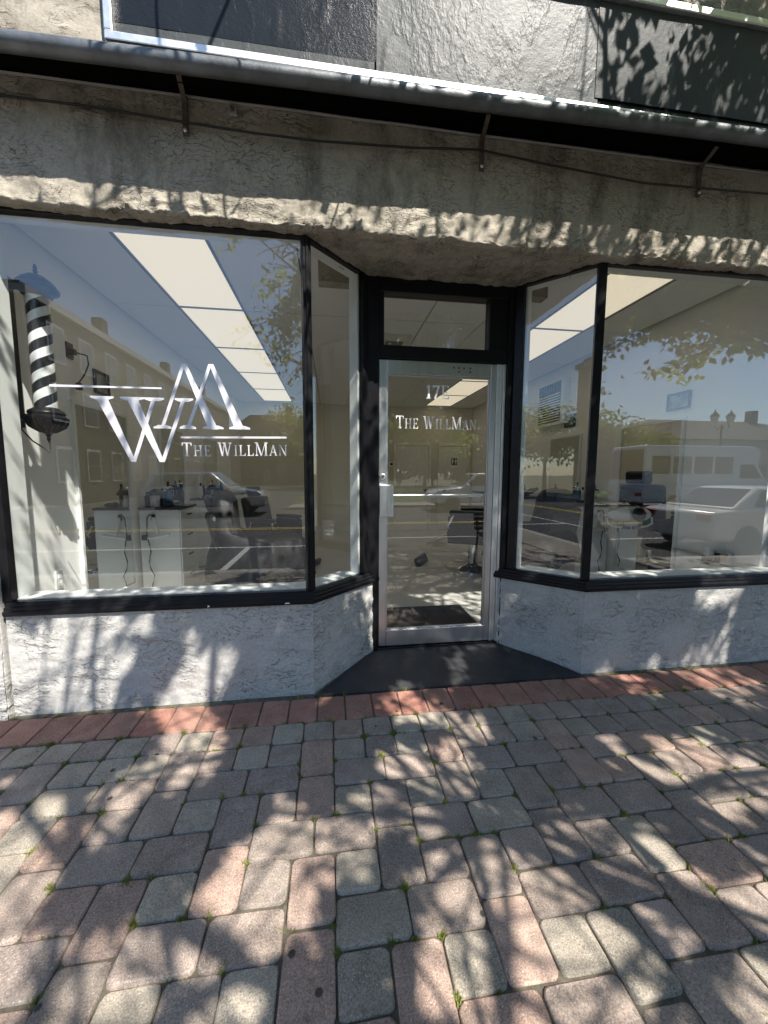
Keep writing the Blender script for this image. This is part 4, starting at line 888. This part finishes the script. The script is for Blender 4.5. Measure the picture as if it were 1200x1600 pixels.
def tree(loc, label, h_trunk, spread, height, n_limb, leaf_n, leaf_size, seed, mat='leaf', lean=(0, 0), r0=.14, group=None, levels=3, name='street_tree', flat=.55, droop=.3, keep=None):
    rd = random.Random(seed); t = thing(name, label, 'tree', loc, 0, group); L = Vector(loc)
    mb = MB(); tips = []
    top = L + Vector((lean[0] * .3, lean[1] * .3, h_trunk))
    mb.tube([L + Vector((0, 0, -.1)), L + (top - L) * .33 + Vector((.03, .02, 0)), L + (top - L) * .7 + Vector((-.02, .03, 0)), top], [r0 * 1.25, r0, r0 * .88, r0 * .8], 10)
    def grow(p, d, ln, r, lv):
        pts = [p]; q = p.copy(); dd = d.copy(); n = 5
        for i in range(n):
            dd = (dd + Vector((rd.uniform(-.22, .22), rd.uniform(-.22, .22), rd.uniform(-.10, .14) - (.10 if lv == 0 else 0)))).normalized()
            q = q + dd * ln / n; pts.append(q.copy())
            if lv == 0 or i >= 2: tips.append((q.copy(), dd.copy(), lv))
        mb.tube(pts, [max(.004, r * (1 - .65 * i / n)) for i in range(n + 1)], 6 if lv else 4)
        if lv > 0:
            for i in range(1, n + 1):
                for _ in range(2 if lv > 1 else 2):
                    a = rd.uniform(0, 2 * math.pi); side = Vector((math.cos(a), math.sin(a), rd.uniform(-.35, .45)))
                    grow(pts[i], (dd * .55 + side * .8).normalized(), ln * rd.uniform(.42, .62), r * .45, lv - 1)
    for i in range(n_limb):
        a = 2 * math.pi * (i + rd.uniform(-.3, .3)) / n_limb
        d = Vector((math.cos(a) * flat, math.sin(a) * flat, .75)) + Vector((lean[0] * .12, lean[1] * .12, 0))
        grow(top - Vector((0, 0, rd.uniform(0, h_trunk * .12))), d.normalized(), (height - h_trunk) * rd.uniform(.5, .68), r0 * .55, levels - 1)
    mb.build('trunk', 'bark', t, smooth=True)
    pts = []; w = [tp for tp in tips if tp[2] == 0] or tips
    while len(pts) < leaf_n:
        q, d, _ = rd.choice(w); s = spread
        for _ in range(7):
            v = q + Vector((rd.gauss(0, s), rd.gauss(0, s), rd.gauss(0, s) - s * .3))
            if keep is None or keep(v, rd): pts.append(tuple(v))
    obj('crown', leaf_mesh('crown', pts[:leaf_n], leaf_size, seed, droop), mat, t); return t
def clumps(P, rd):
    """leaf clumps with open gaps between them; leaves are kept by where their shadow falls, to shape the shade"""
    k = P.y / SUN.y; zw = P.z - k * SUN.z; xw = P.x - k * SUN.x          # where its shadow meets the shopfront
    if .68 < zw < 3.3 and xw < .4: return rd.random() < .12
    if .68 < zw < 3.3: return rd.random() < .16
    if zw >= 3.3: return rd.random() < (.5 if xw > 1.25 else 0)
    g = P - SUN * (P.z / SUN.z)
    n = noise.noise(Vector((g.x * 1.5, g.y * 1.9, 4.0))) + .55 * noise.noise(Vector((g.x * 4.2, g.y * 4.8, 9.0))) + 0.30 * noise.noise(Vector((g.x * 9.5, g.y * 10.5, 2.0)))
    th_ = .0  # threshold per zone shapes the crown so its shade lands where wanted
    if g.y < -1.0: th_ = .40
    elif g.y < -.1: th_ = (-.09 if g.y > -.8 else .09) if g.x > -1.0 else .22
    elif g.x < -1.0: th_ = .42 if g.y < .22 else -.05
    elif g.x < .1: th_ = -.30
    elif g.x < 1.3: th_ = -.02
    elif g.x < 1.6: th_ = -.30
    else: th_ = .0
    return n > th_
tree((4.35, -3.05, gz(-3.05)), 'leafy street tree in an iron grate at the kerb shading the shopfront', 2.5, .14, 8.4, 12, 74000, .095, 21, 'leaf', (-4.2, -3.0), .12, None, 3, 'street_tree', .80, .3, clumps)
tree((9.7, -3.05, gz(-3.05)), 'second leafy street tree farther along the kerb by the white sedan', 4.1, .12, 9.0, 8, 7000, .17, 33, 'leaf', (-5.5, -2.0), .12, None, 3, 'street_tree', .75, .3)
tree((-16.6, -27, -.1), 'leafy tree in front of the brick terrace', 3, .35, 9, 6, 3500, .30, 5, 'leaf_dark', group='trees across the street')
tree((-4.3, -62, -.2), 'tall tree behind the hip roofed house', 4, .5, 15, 6, 4000, .5, 6, 'leaf', group='trees across the street')
tree((17.5, -22, -.1), 'spreading tree behind the parked shuttle bus', 1.6, .45, 6.6, 8, 6000, .32, 8, 'leaf_dark', group='trees across the street')
tree((23.5, -24, -.1), 'bushy tree between the shuttle bus and the street lamp', 1.2, .45, 5.6, 8, 4500, .32, 12, 'leaf_dark', group='trees across the street')
tree((8.0, -30, -.1), 'tree on the lawn across the street', 3, .4, 9, 6, 4000, .34, 9, 'leaf', group='trees across the street')
tree((-23, -14.9, -.1), 'tree at the far end of the street on the terrace side', 3, .4, 8, 6, 3500, .32, 10, 'leaf', group='trees across the street')
for i, x in enumerate((0, 6.5, 12.5, 19, 26, 34)):
    tree((x, -44 - (i % 2) * 4, -.1), ('%s of the row of dense trees behind the lawn' % ('leftmost', 'second', 'third', 'fourth', 'fifth', 'rightmost')[i]), 1.0, .7, 10 + (i % 3), 7, 3200, .75, 50 + i, 'leaf_dark', group='row of trees behind the lawn', name='lawn_tree')
# tree grate and bench at the kerb
tg = thing('tree_grate', 'rusty iron grate round the street tree', 'tree grate', (4.35, -3.05, gz(-3.05)))
for i in range(12):
    a = i * .1 - .55; L_ = .58
    if abs(a) < .16:
        for s in (-1, 1): box('grate_bar', 'grate_iron', tg, 4.35 + a - .03, 4.35 + a + .03, *sorted((-3.05 + s * .2, -3.05 + s * L_)), gz(-3.05) + .020, gz(-3.05) + .032, .003)
    else: box('grate_bar', 'grate_iron', tg, 4.35 + a - .03, 4.35 + a + .03, -3.05 - L_, -3.05 + L_, gz(-3.05) + .020, gz(-3.05) + .032, .003)
bn = thing('street_bench', 'dark slatted bench with curled iron arms beside the street tree', 'bench', (3.1, -3.2, gz(-3.2))); bz = gz(-3.2)
for sx in (2.40, 3.70):
    e = MB(); e.tube([(sx, -3.48, bz), (sx, -3.45, bz + .2), (sx, -3.40, bz + .42), (sx, -3.48, bz + .80)], .022, 8); e.tube([(sx, -2.98, bz), (sx, -3.03, bz + .2), (sx, -3.0, bz + .42), (sx, -3.40, bz + .42)], .022, 8)
    e.tube([(sx, -3.42, bz + .62), (sx, -3.2, bz + .66), (sx, -3.02, bz + .64), (sx, -2.96, bz + .58), (sx, -2.99, bz + .53), (sx, -3.03, bz + .55)], .018, 8); e.tube([(sx, -3.0, bz + .42), (sx, -3.0, bz + .60)], .016, 8); e.build('iron_end', 'iron_black', bn, smooth=True)
for i in range(5): box('seat_slat', 'bench_wood', bn, 2.35, 3.75, -3.38 + i * .085, -3.315 + i * .085, bz + .44, bz + .465, .004)
for i in range(4): box('back_slat', 'bench_wood', bn, 2.35, 3.75, -3.47 - i * .02, -3.445 - i * .02, bz + .50 + i * .085, bz + .565 + i * .085, .004)

# ------------------------------------------------------------------ vehicles
def wheel(t, x, y, r):
    s = 1 if y > 0 else -1; M = Matrix.Rotation(-s * math.pi / 2, 4, 'X')
    w = MB().lathe([(r * .62, -.10), (r * .95, -.10), (r, -.07), (r, .07), (r * .95, .10), (r * .62, .10)], (x, y, r), 24, M).build('wheel', 'tyre', t, smooth=True)
    MB().lathe([(r * .61, .04), (r * .60, .085), (r * .2, .07), (0, .075)], (x, y, r), 14, M).build('rim', 'rim', w, smooth=True)
def vehicle(name, label, cat, loc, rz, body, cab, hw, hwt, paint, wheels, r, wins, bevel=.07, group=None):
    t = thing(name, label, cat, (0, 0, 0), 0, group)
    MB().prism(body, -hw, hw).build('body', paint, t, smooth=True, bev=bevel)
    n = len(cab); zmin = min(z for _, z in cab); zmax = max(z for _, z in cab)
    W = lambda z: hw * .97 + (hwt - hw * .97) * (z - zmin) / (zmax - zmin)
    mb = MB(); mb.add([(x, -W(z), z) for x, z in cab] + [(x, W(z), z) for x, z in cab], [tuple(range(n)), tuple(range(2 * n - 1, n - 1, -1))] + [(i, i + n, (i + 1) % n + n, (i + 1) % n) for i in range(n)]); mb.build('cabin', paint, t, smooth=True, bev=bevel * .8)
    for pl in wins:
        for s in (-1, 1):
            MB().add([(x, s * (W(z) + .004), z) for x, z in pl] + [(x, s * (W(z) - .03), z) for x, z in pl], [tuple(range(len(pl))), tuple(range(2 * len(pl) - 1, len(pl) - 1, -1))] + [(i, i + len(pl), (i + 1) % len(pl) + len(pl), (i + 1) % len(pl)) for i in range(len(pl))]).build('side_window', 'car_glass', t)
    # windscreen and rear glass on the sloping ends of the cabin
    for a, b_, nm in ((cab[-1], cab[-2], 'windscreen'), (cab[0], cab[1], 'rear_window')):
        q = [(a[0] + (b_[0] - a[0]) * k, a[1] + (b_[1] - a[1]) * k) for k in (.12, .9)]; dx, dz = b_[1] - a[1], a[0] - b_[0]
        l = math.hypot(dx, dz); o = (dx / l * .012, dz / l * .012); sgn = 1 if nm == 'windscreen' else -1; o = (abs(o[0]) * sgn, abs(o[1]))
        vs_ = [(q[0][0] + o[0], -W(q[0][1]) * .9, q[0][1] + o[1]), (q[0][0] + o[0], W(q[0][1]) * .9, q[0][1] + o[1]), (q[1][0] + o[0], W(q[1][1]) * .88, q[1][1] + o[1]), (q[1][0] + o[0], -W(q[1][1]) * .88, q[1][1] + o[1])]
        MB().add(vs_ + [(x - o[0] * 2.5, y, z - o[1] * 2.5) for x, y, z in vs_], [(0, 1, 2, 3), (7, 6, 5, 4), (0, 4, 5, 1), (1, 5, 6, 2), (2, 6, 7, 3), (3, 7, 4, 0)]).build(nm, 'car_glass', t)
    fx = max(x for x, _ in body); rx = min(x for x, _ in body)
    for s in (-1, 1):
        box('headlight', 'chrome', t, fx - .10, fx + .004, *sorted((s * hw * .55, s * hw * .92)), .60, .74, .02); box('tail_light', 'red_plastic', t, rx - .004, rx + .06, *sorted((s * hw * .6, s * hw * .95)), .72, .88, .02)
        box('door_mirror', paint, t, cab[-1][0] - .35, cab[-1][0] - .18, *sorted((s * hw * 1.0, s * (hw + .19))), zmin + .02, zmin + .17, .03)
        for wx in wheels: wheel(t, wx, s * (hw - .09), r)
    t.matrix_basis = Matrix.Translation(loc) @ Matrix.Rotation(rz, 4, 'Z'); return t
sed_b = [(-2.25, .30), (-2.30, .62), (-2.22, .92), (-1.35, 1.00), (.95, .97), (1.95, .82), (2.25, .64), (2.28, .30)]
sed_c = [(-1.75, .97), (-.95, 1.43), (.20, 1.45), (1.10, .96)]
sed_w = [[(-1.25, 1.02), (-.86, 1.36), (-.40, 1.385), (-.40, 1.02)], [(-.33, 1.02), (-.33, 1.385), (.17, 1.385), (.80, 1.02)]]
suv_b = [(-2.3, .36), (-2.35, .75), (-2.28, 1.10), (-1.3, 1.12), (1.0, 1.10), (2.1, .98), (2.33, .78), (2.35, .36)]
suv_c = [(-2.2, 1.08), (-1.9, 1.70), (.25, 1.74), (1.05, 1.08)]
suv_w = [[(-1.95, 1.16), (-1.75, 1.60), (-1.05, 1.64), (-1.05, 1.16)], [(-.98, 1.16), (-.98, 1.64), (-.2, 1.65), (-.2, 1.16)], [(-.13, 1.16), (-.13, 1.65), (.2, 1.65), (.78, 1.16)]]
vehicle('parked_sedan', 'white sedan parked at the near kerb', 'car', (9.7, -5.15, -.24), 0, sed_b, sed_c, .90, .62, 'car_white', (-1.40, 1.42), .33, sed_w)
vehicle('parked_suv', 'silver SUV parked on the far side of the road', 'car', (-5.3, -14.2, -.24), 0, suv_b, suv_c, .93, .70, 'car_silver', (-1.42, 1.45), .37, suv_w)
vehicle('parked_hatchback', 'white crossover parked on the far side of the road opposite the door', 'car', (6.6, -14.2, -.24), math.pi, suv_b, suv_c, .93, .70, 'car_white', (-1.42, 1.45), .37, suv_w)
bus_b = [(-3.7, .40), (-3.72, .9), (-3.70, 1.30), (1.6, 1.30), (2.6, 1.25), (3.5, 1.05), (3.62, .7), (3.62, .40)]
bus_c = [(-3.68, 1.26), (-3.62, 3.05), (2.0, 3.05), (2.45, 2.85), (2.35, 2.2), (3.0, 1.24)]
bus_w = [[(x, 1.75), (x, 2.55), (x + .95, 2.55), (x + .95, 1.75)] for x in (-3.3, -2.2, -1.1, 0)] + [[(1.35, 1.55), (1.35, 2.2), (2.1, 2.2), (2.6, 1.55)]]
vehicle('shuttle_bus', 'white shuttle bus parked across the road behind the white sedan', 'bus', (17.4, -14.1, -.24), 0, bus_b, bus_c, 1.12, 1.06, 'car_white', (-2.1, 2.4), .40, bus_w, .08)

# ------------------------------------------------------------------ street lamp, houses across the street
def lamp(x, y, label):
    t = thing('street_lamp', label, 'street lamp', (x, y, -.11), 0, 'twin lantern street lamps'); z0 = -.11
    MB().lathe([(.20, 0), (.20, .1), (.14, .25), (.09, .5), (.07, .6), (.05, 4.1), (.07, 4.15), (.04, 4.3), (0, 4.35)], (x, y, z0), 14).build('post', 'iron_black', t, smooth=True)
    MB().tube([(x - .5, y, z0 + 4.25), (x - .25, y, z0 + 4.08), (x, y, z0 + 4.15), (x + .25, y, z0 + 4.08), (x + .5, y, z0 + 4.25)], .03, 8).build('cross_arm', 'iron_black', t, smooth=True)
    for s in (-.5, .5):
        l = MB().lathe([(.08, 4.25), (.10, 4.32), (.20, 4.75), (.20, 4.77), (0, 4.77)], (x + s, y, z0), 8).build('lantern', 'lantern_glass', t)
        MB().lathe([(.23, 4.771), (.22, 4.80), (.10, 4.95), (.04, 5.02), (.03, 5.10), (0, 5.18)], (x + s, y, z0), 8).build('hood', 'iron_black', l)
lamp(21.0, -16.0, 'twin lantern street lamp beyond the shuttle bus'); lamp(-20.0, -16.0, 'twin lantern street lamp at the terrace corner')
def facade_windows(t, axis, face, positions, levels, w, h, s):
    for a in positions:
        for z in levels:
            if axis == 'x':
                f = box('window', 'trim_white', t, *sorted((face, face + s * .06)), a - w / 2 - .1, a + w / 2 + .1, z - .1, z + h + .12, 0)
                for k in (0, 1): box('pane', 'window_dark', f, *sorted((face + s * .06, face + s * .075)), a - w / 2, a + w / 2, z + k * h / 2 + .03, z + (k + 1) * h / 2 - .03, 0)
            else:
                f = box('window', 'trim_white', t, a - w / 2 - .1, a + w / 2 + .1, *sorted((face, face + s * .06)), z - .1, z + h + .12, 0)
                for k in (0, 1): box('pane', 'window_dark', f, a - w / 2, a + w / 2, *sorted((face + s * .06, face + s * .075)), z + k * h / 2 + .03, z + (k + 1) * h / 2 - .03, 0)
row = thing('brick_terrace', 'long tan brick terrace with white windows and chimneys on the side street', 'building', (-19, -34, -.1))
box('wall', 'brick_far', row, -24, -14.3, -54, -18, -.3, 9.6, 0); box('cornice', 'trim_white', row, -24.2, -14.0, -54.2, -17.8, 9.61, 10.0, 0); box('roof', 'roof_far', row, -23.8, -14.5, -53.8, -18.2, 10.01, 10.3, 0)
for y in (-26, -36, -46): box('chimney', 'brick_far', row, -15.6, -15.0, y - .35, y + .35, 10.3, 11.5, 0)
facade_windows(row, 'x', -14.3, [-20 - 2.5 * k for k in range(13)], (1.0, 4.2, 7.2), 1.1, 1.7, 1); facade_windows(row, 'y', -18, (-22, -19.3, -16.6), (1.0, 4.2, 7.2), 1.1, 1.7, 1)
def hip_house(name, label, x0, x1, y0, y1, h, rh, wall, roof, wx, wz):
    t = thing(name, label, 'house', ((x0 + x1) / 2, (y0 + y1) / 2, -.1)); box('wall', wall, t, x0, x1, y0, y1, -.3, h, 0)
    e = .5; ix = (x1 - x0) * .28; ym = (y0 + y1) / 2
    r_ = MB().add([(x0 - e, y0 - e, h), (x1 + e, y0 - e, h), (x1 + e, y1 + e, h), (x0 - e, y1 + e, h), (x0 + ix, ym, h + rh), (x1 - ix, ym, h + rh)], [(3, 2, 1, 0), (0, 1, 5, 4), (1, 2, 5), (2, 3, 4, 5), (3, 0, 4)]).build('roof', roof, t)
    box('chimney', 'brick_far', r_, x1 - ix - .5, x1 - ix + .4, ym - .4, ym + .4, h + rh * .6, h + rh + 1.3, 0)
    facade_windows(t, 'y', y1, wx, wz, 1.1, 1.6, 1); box('front_door', 'trim_white', t, (x0 + x1) / 2 - .5, (x0 + x1) / 2 + .5, y1, y1 + .06, -.1, 2.1, 0); return t
hip_house('hip_roof_house', 'tan house with dark hip roof at the end of the side street', -17, -3, -66, -58, 6.2, 4.6, 'brick_far', 'roof_far', (-15, -12.3, -7.8, -5.0), (1.0, 4.0))
hip_house('white_house', 'white sided house with reddish roof far along the street', 44, 58, -22, -12.5, 5.4, 3.0, 'siding_far', 'roof_red', (46, 48.7, 53.4, 56), (.9, 3.5))
hip_house('low_shop', 'long low grey building beyond the street lamp', 28, 60, -44, -33, 5.2, 2.8, 'siding_far', 'roof_far', (31, 36, 41, 46, 51, 56), (1.0,))

# ------------------------------------------------------------------ moss and weeds in the joints
rm = random.Random(11); mp = []
def blades(x, y, z, n, h, s, out):
    for _ in range(n):
        a = rm.uniform(0, 6.28); r = abs(rm.gauss(0, s)); bx_, by_ = x + math.cos(a) * r, y + math.sin(a) * r; w = rm.uniform(.0012, .003); hh = h * rm.uniform(.4, 1.2); l = rm.uniform(-.7, .7) * hh; l2 = rm.uniform(-.7, .7) * hh
        out.append(((bx_ - w, by_, z), (bx_ + w, by_, z), (bx_ + l, by_ + l2, z + hh)))
tris = []
for c, r, w, h in layout:
    if r + h > 24: continue
    for cc, rr in ((c, r), (c + w, r), (c, r + h)):
        x, y = PX0 + cc * UX, PY0 - rr * UY
        if not visible(x, y, gz(y)): continue
        if rm.random() < .34: blades(x + rm.gauss(0, .006), y + rm.gauss(0, .006), gz(y) - .010, rm.randint(18, 60), .022, rm.uniform(.006, .016), tris)
    if rm.random() < .25:
        t = rm.random(); x, y = PX0 + (c + w * t) * UX, PY0 - r * UY
        if visible(x, y, gz(y)):
            for q in range(4): blades(x + rm.gauss(0, .02), y, gz(y) - .010, 14, .013, .006, tris)
for k in range(80):
    x = rm.uniform(-2.2, 3.1); y = -.088 if rm.random() < .6 else -.331
    if not (-.45 < x < 1.5) and rm.random() < .45: continue
    blades(x, y, gz(y) - .012, rm.randint(8, 40), rm.choice((.02, .02, .035)), .012, tris)
mm = MB(); mm.v = [p for t in tris for p in t]; mm.f = [(3 * i, 3 * i + 1, 3 * i + 2) for i in range(len(tris))]
o = mm.build('moss', 'moss', None, kind='stuff'); o['label'] = 'yellow green moss and grass sprouting in the paver joints'; o['category'] = 'moss'
